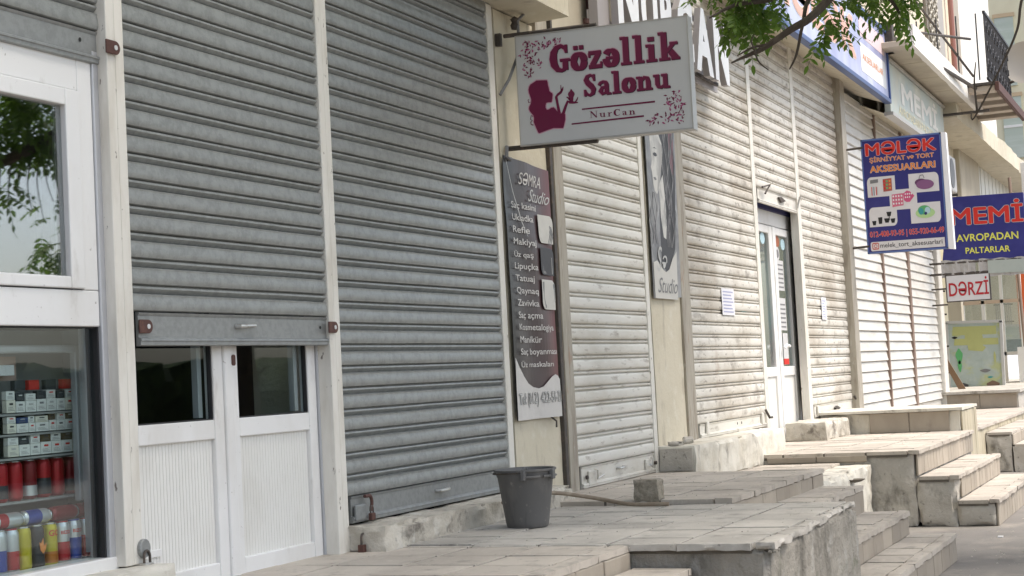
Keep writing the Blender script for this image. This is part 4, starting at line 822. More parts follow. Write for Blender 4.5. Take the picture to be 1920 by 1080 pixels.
part('hook', MB().tube([(9.60, 3.99, -.255), (9.61, 3.95, -.29), (9.605, 3.95, -.33)], .007, 6), steel_dk, BN)

# ------------------------------------------------------------------ portrait poster
PP = thing('poster', 'grey portrait poster of a long haired woman with a pale wave at its foot', 'poster', (12.1, 3.975, .57))
px_ = planeY(3.975)
part('sheet', MB().prism([(11.805, .57), (12.50, .595), (12.56, 2.10), (11.80, 2.10)], px_, 0, .006), mat('portrait_backdrop', (.20, .20, .21), .4, layers=(((.38, .38, .38), 3.5, .42, .62, O1, .9), ((.08, .08, .085), 5, .5, .66, (1, 1, .5), .7))), PP)
p_skin = mat('portrait_skin', (.60, .585, .54), .4, layers=(((.36, .35, .33), 7, .46, .62, (1.6, 1, .8), .75),))
def q2(cx, cy): return (11.79+(cx-35-cy*.045)*.00315, 1.93-.001345*cy)
def poly(pts, mt_, d, nm, par=PP, fn=px_, conv=q2):
    P = [conv(*p) for p in pts]; part(nm, MB().add([fn(u, v, d) for u, v in P], [tuple(range(len(P)))]), mt_, par, norm=False)
poly([(120, -60), (262, -60), (275, 300), (262, 700), (200, 860), (150, 800), (140, 500), (160, 250)], grey_d, .0065, 'hair')
poly([(70, 20), (140, 10), (168, 70), (172, 160), (150, 290), (140, 350), (125, 388), (105, 370), (95, 330), (88, 260), (80, 235), (88, 190), (78, 120)], p_skin, .0075, 'face')
poly([(140, 330), (172, 260), (190, 420), (196, 560), (190, 650), (170, 640), (150, 520), (145, 420)], p_skin, .0072, 'neck')
poly([(96, 150), (106, 138), (122, 140), (130, 152), (118, 162), (104, 160)], grey_d, .009, 'eye')
poly([(140, 60), (166, 80), (170, 165), (150, 290), (138, 350), (126, 372), (132, 300), (146, 200)], flat('cheek_shade', (.40, .39, .37)), .0082, 'cheek')
poly([(92, 118), (110, 106), (130, 116), (112, 112)], grey_d, .0091, 'eyebrow')
poly([(96, 292), (112, 286), (122, 300), (108, 308)], grey_m, .0091, 'lips')
for q in range(16):
    x = 168+q*6.2; mt_ = (flat('hair_grey', (.33, .32, .32)), grey_m, flat('hair_dark', (.12, .12, .12)), grey_d)[q % 4]
    pts = [(x+14*math.sin(t*2.2+q*.6)+(4*t if q < 8 else 0), -40+t*105) for t in range(8)]
    P = [q2(*p) for p in pts]; part('hair_strand', MB().ribbon([(u, v, .012-.001*abs(i-3)) for i, (u, v) in enumerate(P)], px_, .0078+.0001*q), mt_, PP, norm=False)
for q in range(7):
    P = [q2(70+q*8+12*math.sin(t*1.6+q), 380+t*62) for t in range(6)]; part('hair_strand', MB().ribbon([(u, v, .010) for u, v in P], px_, .0076+.0001*q), (flat('hair_grey', (.33, .32, .32)), grey_d)[q % 2], PP, norm=False)
poly([(222, -40), (262, -40), (262, 260), (236, 200)], flat('mauve_print', (.30, .14, .17)), .0068, 'stripe')
poly([(80, 800), (110, 785), (150, 830), (178, 850), (205, 830), (235, 760), (268, 715), (272, 1010), (90, 1010)], skin_g, .0105, 'pale_wave')
lettering('S', px_, (*q2(108, 850), *q2(146, 700)), grey_l, PP, d=.012, shear=.4); lettering('ə', px_, (*q2(146, 840), *q2(186, 750)), grey_l, PP, d=.012, shear=.4)
lettering('Studio', px_, (*q2(112, 975), *q2(268, 885)), grey_m, PP, d=.012, shear=.5)

# ------------------------------------------------------------------ box letter sign
NS = thing('box_letter_sign', 'row of white box letters reading NURCAN above the cream shutter', 'sign', (12.1, 3.8, 2.5))
part('backing', B(10.5, 10.74, 3.83, 3.90, 2.42, 3.35), box_side, NS, bevel=.004)
part('support_bar', B(10.6, 13.6, 3.86, 3.885, 2.50, 2.53), steel_dk, NS); part('support_bar', B(10.6, 13.6, 3.86, 3.885, 2.98, 3.01), steel_dk, NS)
part('backing', B(10.5, 13.7, 3.90, 3.915, 2.46, 2.60), box_side, NS)
for ch, a, b in (('N', 10.74, 11.20), ('U', 11.27, 11.66), ('R', 11.73, 12.12), ('C', 12.16, 12.58), ('A', 12.64, 13.13), ('N', 13.19, 13.62)):
    vs, fs, bb = text_mesh(ch, .045); sx = (b-a)/(bb[2]-bb[0]); sy = .56/(bb[3]-bb[1])
    mb = MB(); n = len(vs); mp = lambda x, y, d: (a+(x-bb[0])*sx, 3.76-d, 2.49+(y-bb[1])*sy)
    mb.add([mp(x, y, 0) for x, y, z in vs], fs); part('letter', mb, box_w, NS, norm=False, label='white face of letter '+ch)
    # sides
    ed = {}
    for f in fs:
        for i in range(len(f)):
            e = (f[i], f[(i+1) % len(f)]); k = tuple(sorted(e)); ed[k] = ed.get(k, [])+[e]
    sb = MB(); be = [v[0] for v in ed.values() if len(v) == 1]
    for (i, j) in be: sb.add([mp(*vs[i][:2], 0), mp(*vs[j][:2], 0), mp(*vs[j][:2], -.055), mp(*vs[i][:2], -.055)], [(0, 1, 2, 3)])
    part('letter_side', sb, box_side, NS, norm=False)

# ------------------------------------------------------------------ projecting cake shop sign
MX = 19.2
MS = thing('cake_shop_sign', 'tall blue cake accessories sign with white picture cells', 'sign', (MX, 3.25, 1.27))
W_, H_ = .948, 1.385
def ms(s, t, d): return (MX-d, 3.726-s*W_, 2.660-t*H_-.010*s)
def mbox(s0, t0, s1, t1): return (s0, -t1, s1, -t0)
msn = lambda u, v, d: ms(u, -v, d)
part('panel', MB().prism([(0, -1), (1, -1), (1, 0), (0, 0)], msn, -.10, 0), blue, MS, bevel=.004)
edge_b = mat('light_blue_edge', (.10, .16, .38), .4)
for q in (((0, -1), (1, -1), (1, -.988), (0, -.988)), ((0, -.015), (1, -.015), (1, 0), (0, 0)), ((0, -1), (.018, -1), (.018, 0), (0, 0)), ((.982, -1), (1, -1), (1, 0), (.982, 0))): part('edge_trim', MB().prism(list(q), msn, -.103, .003), edge_b, MS)
part('white_side', MB().prism([(1.004, -1), (1.075, -1.005), (1.062, -.002), (1.004, 0)], msn, -.12, .004), box_w, MS)
lettering('MƏLƏK', msn, mbox(.06, .035, .93, .145), red, MS, bold=.026, outline=flat('pale_pink_print', (.75, .45, .42)))
lettering('ŞİRNİYYAT və TORT', msn, mbox(.10, .155, .90, .215), orange, MS, bold=.02, outline=white, ogrow=.02)
lettering('AKSESUARLARI', msn, mbox(.10, .24, .91, .295), orange, MS, bold=.03, outline=white, ogrow=.02)
cell = flat('cell_white', (.70, .68, .68))
for k, (b_, cs) in enumerate((((.05, .335, .40, .51), (0, 0, 1, 0)), ((.57, .335, .94, .50), (0, 1, 0, 0)), ((.05, .60, .40, .77), (1, 0, 1, 0)), ((.57, .59, .94, .765), (1, 0, 0, 0)), ((.32, .46, .66, .635), (0, 0, 0, 0)))):
    u0, v0, u1, v1 = mbox(*b_); part('picture_cell', MB().prism(rrect(u0, v0, u1, v1, .05, cs), msn, 0, .0015+.0002*(k == 4)), cell, MS)
def mp_(pts, mt_, d=.004, nm='picture'): part(nm, MB().add([msn(u, -v, d) for u, v in pts], [tuple(range(len(pts)))]), mt_, MS, norm=False)
for k in range(6): mp_([(.10+.014*k, .42), (.11+.014*k, .42), (.11+.014*k, .495), (.10+.014*k, .495)], (red, cyan, grey_m, white, red, grey_l)[k], .004)
mp_([(.09, .36), (.19, .355), (.19, .385), (.09, .39)], grey_m); mp_([(.25, .36), (.36, .355), (.36, .465), (.25, .47)], flat('sweet_red', (.40, .10, .08)))
for k in range(9): mp_(ell(.265+.035*(k % 3), .38+.03*(k//3), .014, .01, 8), (red, green, orange)[k % 3], .0045)
mp_(ell(.72, .415, .075, .032, 18), flat('plum_print', (.13, .05, .12)), .004); mp_(ell(.77, .435, .11, .042, 22), flat('mauve_bag_print', (.24, .10, .22)), .0046)
part('picture', MB().ribbon([(.70, -.385, .008), (.715, -.355, .008), (.75, -.352, .008), (.765, -.38, .008)], msn, .005), grey_m, MS, norm=False)
mp_([(.35, .50), (.49, .495), (.49, .60), (.35, .61)], flat('rose_pink', (.62, .16, .24)), .004)
for k in range(12): mp_(ell(.368+.034*(k % 4), .517+.032*(k//4), .010, .009, 8), white, .0046)
mp_([(.50, .56), (.49, .50), (.54, .475), (.58, .485), (.63, .525), (.57, .575), (.53, .575)], flat('rose_pink2', (.60, .10, .22)), .0042)
for k in range(7): mp_(ell(.52+.025*(k % 4), .505+.028*(k//4), .008, .008, 8), white, .0047)
for (cx, cy, w) in ((.11, .735, .028), (.27, .72, .036), (.345, .725, .030), (.30, .665, .032)): mp_([(cx-w, cy-.018), (cx+w, cy-.018), (cx+w*.6, cy+.02), (cx-w*.6, cy+.02)], black, .004)
mp_([(.16, .69), (.215, .688), (.208, .745), (.168, .747)], black, .004); mp_([(.295, .67), (.306, .67), (.306, .72), (.295, .72)], black, .0042)
mp_(ell(.75, .68, .12, .045, 20), flat('pale_green_print', (.45, .66, .30)), .004); mp_(ell(.74, .655, .08, .04, 18), green, .0043); mp_(ell(.70, .665, .03, .03, 12), teal, .0047); mp_(ell(.78, .66, .035, .03, 12), cyan, .0046); mp_(ell(.755, .685, .018, .014, 10), flat('navy_print', (.03, .04, .15)), .005)
lettering('012-408-93-95 | 055-920-66-49', msn, mbox(.045, .81, .965, .872), red, MS, bold=.02, outline=white, ogrow=.018)
u0, v0, u1, v1 = mbox(.045, .90, .965, .98); part('address_strip', MB().prism(rrect(u0, v0, u1, v1, .02, (0, 0, 1, 1)), msn, 0, .0015), cell, MS)
lettering('melek_tort_aksesuarlari', msn, mbox(.165, .915, .935, .96), grey_d, MS, bold=.01)
ic = flat('camera_icon_print', (.55, .12, .10))
part('icon', MB().ribbon([(u, v, .010) for u, v in rrect(.07, -.962, .145, -.912, .012)+[rrect(.07, -.962, .145, -.912, .012)[0]]], msn, .003), ic, MS, norm=False)
part('icon', MB().ribbon([(u, v, .007) for u, v in ell(.1075, -.937, .018, .013, 14)+[ell(.1075, -.937, .018, .013, 14)[0]]], msn, .0034), ic, MS, norm=False)
for z in (2.565, 1.365): part('bracket', MB().tube([(19.2, 3.98, z-.01), (19.2, 3.70, z)], .014, 6), steel_dk, MS)

# blue clothing sign and tailor sign behind it
EX = 25.5
ES = thing('clothing_sign', 'blue MEMI clothing sign with red and yellow lettering', 'sign', (EX, 3.1, 1.45))
es = lambda u, v, d: (EX-d, 3.655-u*1.142, 2.482+v*1.005-.025*u)
part('panel', MB().prism([(-.12, -1.0), (1, -1.0), (1, 0), (0, 0)], es, -.12, 0), blue, ES, bevel=.004)
lettering('MEMİ', es, (.035, -.44, .975, -.10), red, ES, bold=.026, outline=grey_l, ogrow=.018, d=.006)
lettering('AVROPADAN', es, (.09, -.705, .90, -.595), yellow, ES, bold=.02, d=.006)
lettering('PALTARLAR', es, (.20, -.895, .78, -.805), yellow, ES, bold=.02, d=.006)
fb = MB()
for i in range(24):
    for j in range(4):
        u = -.14+1.16*i/23; v = -.99-.09*j; fb.v.append(es(u, v+.01*math.sin(i*1.3), .01+.012*math.sin(i*1.9+j)))
fb.f = [(i*4+j, (i+1)*4+j, (i+1)*4+j+1, i*4+j+1) for i in range(23) for j in range(3) if not (8 < i < 10)]
part('torn_backing', fb, flat('old_print', (.42, .40, .38)), ES, norm=False, label='torn greyish older print under the blue sign')
part('old_print', MB().prism([(.48, -1.22), (.99, -1.22), (.99, -1.02), (.48, -1.02)], es, .026, .028), flat('pale_teal_print', (.40, .44, .40)), ES)
for z in (1.45, 1.28): part('bracket', MB().tube([(25.5, 4.0, z), (25.5, 2.6, z-.01)], .018, 6), steel_dk, ES)
TS = thing('tailor_sign', 'small white tailor sign reading DERZI in red below the blue sign', 'sign', (EX, 3.4, .85))
ts = lambda u, v, d: (EX-.02-d, 3.755-u*.655, .845+v*.405)
part('frame', MB().prism([(-.02, -.03), (1.02, -.03), (1.02, 1.03), (-.02, 1.03)], ts, -.05, 0), steel_dk, TS, bevel=.004)
part('panel', MB().prism([(.01, .01), (.99, .01), (.99, .99), (.01, .99)], ts, 0, .004), mat('tailor_sign_white', (.62, .61, .61), .4), TS)
lettering('DƏRZİ', ts, (.06, .20, .97, .88), flat('deep_red_print', (.42, .02, .03)), TS, bold=.015, d=.007)
part('rod', MB().tube([(EX, 4.0, .80), (EX, 3.755, .80)], .014, 6), steel_dk, TS); part('rod', MB().tube([(EX, 4.0, 1.05), (EX, 3.755, 1.05)], .014, 6), steel_dk, TS)

# ------------------------------------------------------------------ fascia signs on the wall
BS = thing('fascia_sign', 'long pale blue fascia sign with orange letters partly behind leaves', 'sign', (17.5, 3.6, 3.3))
fs_ = planeY(3.6)
def blue_fade():
    M = bpy.data.materials.new('faded_blue_banner'); M.use_nodes = True; nt = M.node_tree; b = nt.nodes['Principled BSDF']; b.inputs['Roughness'].default_value = .3
    geo = N(nt, 'ShaderNodeNewGeometry'); sp = N(nt, 'ShaderNodeSeparateXYZ'); nt.links.new(geo.outputs['Position'], sp.inputs[0])
    n = noise_tex(nt, geo.outputs['Position'], 1.2, 3, .5, (1, 1, .6))
    c = ramp(nt, n, [(.3, (.20, .22, .42)), (.5, (.40, .43, .64)), (.7, (.62, .65, .80))]); nt.links.new(c, b.inputs['Base Color']); return M
part('panel', B(14.0, 20.62, 3.60, 3.62, 3.34, 4.2), blue_fade(), BS)
edge2 = mat('blue_metal_edge', (.05, .09, .24), .35, .2)
part('edge_trim', B(14.0, 20.66, 3.575, 3.66, 3.29, 3.345), edge2, BS, bevel=.006); part('edge_trim', B(14.0, 20.66, 3.575, 3.66, 4.2, 4.25), edge2, BS, bevel=.006); part('edge_trim', B(20.62, 20.67, 3.575, 3.66, 3.345, 4.2), edge2, BS, bevel=.006)
part('soffit', MB().add([(13.6, 3.62, 3.29), (20.66, 3.62, 3.29), (20.66, 4.15, 3.5), (13.6, 4.15, 3.5)], [(0, 1, 2, 3)]), plaster, BS)
part('corner_cap', B(20.6, 20.76, 3.5, 3.68, 3.95, 4.35), steel_dk, BS, bevel=.01)
lettering('MƏLƏK', fs_, (14.6, 3.55, 18.6, 4.05), flat('faded_orange', (.72, .42, .34)), BS, bold=.026, outline=flat('pale_orange', (.8, .66, .58)), d=.004)
part('info_panel', MB().prism(rrect(18.9, 3.45, 20.5, 3.80, .05), fs_, 0, .003), white, BS); part('info_panel', MB().prism(rrect(18.9, 3.88, 20.5, 4.12, .05), fs_, 0, .003), flat('pale_rose_print', (.75, .60, .62)), BS)
lettering('AKSESUARLAR', fs_, (19.0, 3.60, 20.3, 3.68), orange, BS, d=.005)
FS = thing('fascia_sign', 'faded pale blue fascia sign with worn white MEMI letters', 'sign', (23, 3.6, 3.2))
part('panel', B(20.72, 25.3, 3.60, 3.68, 3.20, 3.86), mat('faded_teal_panel', (.50, .56, .53), .6, layers=(((.60, .58, .48), 1.5, .45, .65, (1, 1, .8), .7), ((.42, .52, .53), 2.2, .5, .7, O1, .5))), FS, bevel=.006)
part('frame', B(20.70, 25.34, 3.57, 3.69, 3.15, 3.197), fr_m, FS); part('frame', B(20.70, 25.34, 3.57, 3.69, 3.863, 3.90), fr_m, FS)
fn_ = planeY(3.6); ltw = flat('worn_white', (.78, .76, .70))
lettering('MEMİ', fn_, (21.6, 3.42, 24.6, 3.80), ltw, FS, bold=.026, d=.004); lettering('AVROPADAN PALTARLAR', fn_, (21.3, 3.25, 24.6, 3.36), flat('worn_cream', (.74, .70, .50)), FS, bold=.02, d=.004)
part('soffit', MB().add([(20.7, 3.62, 3.15), (25.3, 3.62, 3.15), (25.3, 4.15, 3.4), (20.7, 4.15, 3.4)], [(0, 1, 2, 3)]), plaster, FS)

# ------------------------------------------------------------------ upper storey, far shops
UPB = thing('upper_storey', 'pale upper storey with balcony slab above the faded sign', 'building', (28, 4.2, 3.9))
for i, x in enumerate((20.3, 21.6, 22.9, 24.2, 25.5)):
    part('soffit_slab', B(x+.01, x+1.28, 3.26, 4.1, 3.95, 4.03), plaster_d, UPB, bevel=.01)
part('slab_edge', rough_box(20.3, 26.9, 3.18, 3.26, 3.93, 4.22, .12, .006, .010, 5, 4), wall_w, UPB, smooth=True)
part('wall', B(19.0, 31.0, 4.05, 4.5, 4.03, 10), wall_p, UPB)
part('wall', B(30.25, 36.0, 4.0, 4.5, 3.9, 12), wall_w, UPB)
part('pilaster', B(30.1, 32.2, 3.88, 4.0, 4.4, 12), wall_w, UPB)
part('drainpipe', MB().tube([(29.6, 3.95, 9), (29.62, 3.95, 4.0)], .05, 10), flat('pink_pipe', (.35, .16, .13)), UPB, smooth=True)
# carved lattice column
lc = thing('lattice_column', 'carved grey lattice strip on the upper wall', 'lattice', (27.5, 3.98, 4.9))
part('board', B(27.0, 28.1, 4.0, 4.04, 4.75, 8), flat('grey_lattice_back', (.24, .21, .17)), lc)
part('board', B(28.15, 28.8, 3.98, 4.04, 4.6, 8), flat('grey_board', (.40, .37, .33)), lc)
k = 0
for z in [4.9+.16*i for i in range(14)]:
    for x in (27.25, 27.6, 27.95):
        part('scroll', MB().tube([(x+.11*math.cos(R(a)), 3.975, z+.07*math.sin(R(a))) for a in range(0, 361, 45)], .018, 4), flat('scroll_stone', (.5, .46, .38)), lc)
# balcony
BC = thing('balcony', 'small balcony with a black wrought iron railing and beamed underside', 'balcony', (26.8, 3.4, 4.1))
part('floor_slab', B(25.1, 28.6, 2.75, 4.0, 4.12, 4.16), steel_dk, BC)
for i in range(5): part('beam', B(25.15+.75*i, 25.42+.75*i, 2.78, 3.98, 4.03, 4.118), flat('beam_cream', (.55, .47, .38)) , BC, bevel=.01)
part('edge_beam', B(25.0, 28.7, 2.70, 2.76, 4.00, 4.14), rust, BC, bevel=.008)
part('rail_bar', B(25.2, 28.4, 2.86, 2.90, 5.25, 5.29), iron, BC); part('rail_bar', B(25.2, 28.4, 2.86, 2.90, 4.22, 4.25), iron, BC)
for i in range(22):
    x = 25.22+.15*i; part('baluster', MB().tube([(x, 2.88, 4.22), (x, 2.88, 5.26)], .012, 5), iron, BC)
for i in range(9):
    x = 25.38+.35*i
    for z, r_ in ((4.45, .13), (4.75, .10), (5.05, .12)):
        part('scroll', MB().tube([(x+r_*(1-t*.09)*math.cos(t), 2.87, z+r_*(1-t*.09)*math.sin(t)) for t in [q*.6 for q in range(14)]], .013, 5), iron, BC)
for y in (3.0, 3.3, 3.6, 3.9): part('baluster', MB().tube([(25.2, y, 4.22), (25.2, y, 5.26)], .012, 5), iron, BC)
part('bracket', MB().tube([(25.3, 3.9, 5.6), (25.3, 3.1, 4.3)], .02, 5), steel_dk, BC)
# rods in front of the wall
rd = thing('awning_frame', 'bare rusty awning rods reaching over the faded sign', 'frame', (24, 3.3, 4.3))
part('rod', MB().tube([(20.7, 3.55, 4.27), (25.6, 3.15, 4.95)], .02, 6), steel_dk, rd)
part('rod', MB().tube([(20.8, 3.55, 4.18), (29.4, 3.9, 5.0)], .045, 6), steel_dk, rd)
part('rod', MB().tube([(21.0, 3.3, 4.0), (26.4, 3.0, 4.12)], .03, 6), steel_dk, rd)
part('rod', MB().tube([(25.3, 4.0, 3.75), (25.3, 2.9, 3.75)], .022, 6), steel_dk, rd)
part('post', MB().tube([(29.3, 3.9, 5.1), (29.45, 3.92, 4.75), (29.5, 3.95, 4.0)], .06, 6), rust, rd)
# far shop front with canopy
FB = thing('far_shop', 'far cream shop front with a wavy concrete canopy', 'building', (32, 4.3, -.6))
cn = rough_box(25.4, 42, 3.4, 4.3, 3.72, 4.05, .3, .03, .05, 3, 1.2); part('canopy', cn, plaster, FB, smooth=True)
part('wall', B(26.3, 29.4, 4.05, 4.4, 2.5, 3.8), plaster, FB)
part('pillar', B(29.4, 32.0, 3.95, 4.6, 2.55, 3.9), plaster_d, FB, bevel=.02)
part('wall', B(26.3, 40, 4.15, 4.5, 2.2, 2.6), plaster, FB)
part('wall', B(26.3, 26.4, 4.0, 6.0, -.6, 2.5), plaster, FB)
part('wall', B(26.4, 40, 5.6, 5.7, -.6, 4.5), wall_y, FB)
gs = mat('white_slat_paint', (.74, .74, .70), .45)
for i in range(13):
    x = 32.1+.62*i; part('slat', B(x, x+.46, 4.0, 4.08, 2.5, 3.85+.0*i), gs, FB, bevel=.02)
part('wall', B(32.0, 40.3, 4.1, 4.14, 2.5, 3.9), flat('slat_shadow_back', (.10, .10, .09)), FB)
# air conditioner
AC = thing('air_conditioner', 'white air conditioner unit on the wall beside the faded sign', 'air conditioner', (25.9, 3.7, 2.65))
part('body', B(25.45, 26.45, 3.62, 3.98, 2.62, 3.20), mat('ac_white', (.68, .66, .63), .45), AC, bevel=.03)
part('fan_ring', MB().lathe([(.24, 0), (.25, -.0), (.25, -.012), (.20, -.012)], (0, 0, 0), n=20), grey_m, AC) if False else None
part('fan_grille', MB().prism(ell(25.98, 2.91, .24, .24, 24), planeY(3.62), 0, .01), grey_m, AC)
for i in range(6): part('vent_slot', B(25.44, 25.447, 3.68, 3.80, 2.70+.075*i, 2.735+.075*i), black, AC)
for x in (25.6, 26.3): part('bracket', B(x, x+.04, 3.60, 4.0, 2.57, 2.61), steel_dk, AC)
# painted board at the end of the platforms
PB = thing('painted_board', 'weathered pale blue painted board standing on the far landing', 'board', (29.5, 4.0, -.575))
pbx = 29.6; pbf = lambda u, v, d: (pbx-d, 4.40-u, -.62+v)
part('panel', MB().prism([(0, 0), (.90, .0), (.92, 1.17), (.02, 1.20)], pbf, -.03, 0), mat('painted_sea', (.40, .47, .44), .7, layers=(((.50, .52, .12), 2.2, .52, .62, (1, 1, 1.6), .55), ((.28, .34, .30), 5, .55, .7, O1, .5), ((.50, .55, .52), 9, .5, .7, O1, .5))), PB)
part('frame', MB().prism([(-.04, -.02), (0, -.02), (.02, 1.22), (-.02, 1.22)], pbf, -.05, .02), grey_l, PB); part('frame', MB().prism([(.90, -.02), (.95, -.02), (.97, 1.2), (.92, 1.2)], pbf, -.05, .02), grey_l, PB); part('frame', MB().prism([(-.02, 1.20), (.97, 1.17), (.97, 1.22), (-.02, 1.25)], pbf, -.05, .02), grey_l, PB)
yb = flat('paint_yellow', (.46, .48, .20))
for a in ([(.08, .98), (.85, .97), (.86, 1.12), (.1, 1.14)], [(.10, .80), (.88, .78), (.88, .90), (.12, .92)], [(.35, .70), (.60, .67), (.66, .74), (.58, .80), (.34, .79)], [(.30, .88), (.55, .86), (.62, .92), (.60, .99), (.3, 1.0)]): k += 1; part('painted_patch', MB().prism(a, pbf, 0, .002+.0007*(k % 5)), yb, PB)
for (cx, cy, a, b_, mt_) in ((.12, .94, .05, .02, black), (.18, .60, .06, .13, green), (.18, .42, .035, .10, green), (.62, .32, .09, .03, grey_m), (.22, .06, .09, .05, grey_d), (.74, .06, .11, .07, flat('paint_brown', (.2, .13, .09))), (.70, .20, .05, .015, teal), (.8, .55, .02, .10, yb)):
    part('painted_fish', MB().prism([(cx+a*(1+.15*math.sin(3*t))*math.cos(t), cy+b_*(1+.15*math.cos(4*t))*math.sin(t)) for t in [q*.42 for q in range(15)]], pbf, 0, .0065), mt_, PB)
# lattice gate and leaning plank
LG = thing('lattice_gate', 'narrow grey slatted gate left of the painted board', 'gate', (28.9, 4.3, -.575))
for i in range(9): part('bar', B(28.0, 28.03, 4.20+.04*i+.0, 4.215+.04*i, -.57, 1.25), flat('gate_grey', (.30, .28, .28)), LG)
for z in (-.3, .15, .7, 1.1): part('cross_bar', B(27.98, 28.0, 4.15, 4.58, z, z+.03), steel_dk, LG)
solo('plank', MB().prism([(4.22, .12), (4.30, .12), (3.98, -.57), (3.86, -.57)][::-1], lambda u, v, d: (27.6-d, u, v), 0, .03), flat('brown_wood', (.24, .15, .09)), 'brown plank leaning against the painted board', 'plank', (27.6, 4.1, -.57))
# white glazed frames and far orange shop
GF = thing('glazed_porch', 'white framed glazed porch behind the painted board', 'porch', (33, 3.9, -.575))
for y in (4.55, 4.15, 3.78, 3.42): part('mullion', B(33.0, 33.08, y, y+.06, -.57, 2.2), wall_w, GF)
for z in (-.05, 1.0, 2.15): part('transom', B(33.0, 33.07, 3.42, 4.6, z, z+.07), flat('transom_rust', (.62, .48, .36)) if z == 1.0 else wall_w, GF)
for i, y in enumerate((4.21, 3.84, 3.48)): part('pane', B(33.03, 33.04, y, y+.33, .02, 2.15), glass('porch_glass', .4), GF)
part('post', B(32.3, 32.5, 3.02, 3.2, -.6, 3.7), wall_w, GF, bevel=.01)
part('post', MB().tube([(32.1, 3.40, 3.4), (31.8, 3.28, -.57)], .03, 8), flat('brown_pipe', (.30, .22, .17)), GF)
part('low_wall', B(31.6, 33, 3.05, 3.42, -.6, .1), wall_w, GF)
part('column', B(31.2, 31.5, 4.35, 4.6, -.6, 2.4), plaster_d, GF)
OS = thing('orange_shop_front', 'distant orange shop front with a white letter A', 'shop front', (48, 4.2, 0))
part('panel', B(48, 48.1, 3.2, 5.1, .4, 2.9), flat('vivid_orange', (.72, .13, .03)), OS); part('panel', B(48, 48.1, 3.2, 5.1, 2.95, 3.7), white, OS)
lettering('A', lambda u, v, d: (47.98-d, -u, v), (-4.95, .75, -4.3, 2.2), white, OS, bold=.02)
part('base', B(48, 48.1, 3.6, 6.0, -1.43, .38), grey_d, OS)
# parked car far away
CR = thing('parked_car', 'white car parked far along the street', 'car', (43, 4.6, -1.43))
cp = [(0, .25), (0, .62), (.12, .80), (.9, .92), (1.35, 1.38), (2.9, 1.42), (3.7, .98), (4.2, .9), (4.3, .6), (4.3, .25)]
part('body', MB().prism(cp[::-1], lambda u, v, d: (42.4+u, 4.3+d, -1.43+v), 0, 1.7), mat('car_white', (.7, .7, .7), .25, coat=.5), CR, bevel=.05)
for x in (43.2, 45.9): part('wheel', MB().lathe([(.0, 0), (.3, 0), (.32, .05), (.32, .18), (.3, .2), (0, .2)], (0, 0, 0), n=20) if False else MB().prism(ell(x, -1.12, .31, .31, 20), planeY(4.32), 0, .05), black, CR)
# yellow apartment building closing the street
YB = thing('apartment_building', 'tall pale yellow apartment building closing the street', 'building', (52, 8, -1.43))
part('wall', B(52, 53, 2.0, 22, -1.43, 16), wall_y, YB)
for (y0, y1, z0, z1) in ((5.05, 5.62, 8.4, 10.6), (4.98, 5.55, 6.1, 8.05), (8.0, 9.0, 4.4, 6.6)):
    w_ = part('window', B(51.93, 51.99, y0, y1, z0, z1), pane_g, YB); part('frame', B(51.90, 51.95, y0-.05, y1+.05, z1, z1+.12), flat('sand_trim', (.6, .45, .28)), w_)
    part('sash', B(51.91, 51.94, y0, y1, (z0+z1)/2, (z0+z1)/2+.08), wall_w, w_)
# satellite dish
SD = thing('satellite_dish', 'round beige satellite dish on a pole at the balcony', 'satellite dish', (28.5, 2.6, 4.9))
dm = MB(); 
for i in range(6):
    for k in range(24):
        a = 2*math.pi*k/24; r_ = .36*i/5; dm.v.append((28.2+.10*(r_/.36)**2*-1, 2.60+r_*math.cos(a), 4.92+r_*math.sin(a)))
dm.f = [(i*24+k, i*24+(k+1) % 24, (i+1)*24+(k+1) % 24, (i+1)*24+k) for i in range(5) for k in range(24)]
part('dish', dm, mat('dish_beige', (.62, .56, .47), .5), SD, smooth=True)
part('arm', MB().tube([(28.2, 2.6, 4.7), (28.3, 2.9, 4.62), (28.2, 3.4, 4.55)], .025, 6), steel_dk, SD); part('receiver', MB().tube([(27.8, 2.5, 4.9), (28.1, 2.55, 4.6)], .03, 6), grey_m, SD)

# ------------------------------------------------------------------ white glazed door in the middle
GD = thing('glazed_door', 'narrow white two leaf glazed door with stuck papers', 'door', (16.3, 4.12, -.78))
def gb(x0, x1, z0, z1, y=4.12, d=.06, mt=pvc, nm='frame'): return part(nm, B(x0, x1, y, y+d, z0, z1), mt, GD, bevel=.008)
gb(15.24, 17.02, 1.45, 1.60); gb(16.93, 17.02, -.78, 1.45); gb(15.24, 15.33, -.78, 1.45)
gb(15.34, 15.44, -.76, 1.44, 4.11); gb(16.02, 16.16, -.76, 1.44, 4.11); gb(16.17, 16.29, -.76, 1.44, 4.105); gb(16.82, 16.92, -.76, 1.44, 4.11)
for (a, b) in ((15.44, 16.02), (16.29, 16.82)):
    gb(a, b, -.12, -.02, 4.112); gb(a, b, -.78, -.70, 4.112); gb(a, b, 1.36, 1.44, 4.112); gb(a, b, -.70, -.12, 4.13, .03, pvc_panel, 'lower_panel')
    part('pane', B(a, b, 4.14, 4.146, -.02, 1.36), glass_d, GD)
part('blue_header', B(15.24, 17.02, 4.10, 4.14, 1.60, 1.78), flat('navy_strip', (.03, .03, .12)), GD)
part('handle', MB().tube([(16.2, 4.06, .17), (16.24, 4.05, .2), (16.38, 4.05, .19)], .016, 6), box_w, GD, smooth=True)
part('side_channel', B(17.03, 17.16, 4.02, 4.16, -.78, 1.9), dark_gap, GD)
ppr = flat('printed_paper', (.58, .58, .58))
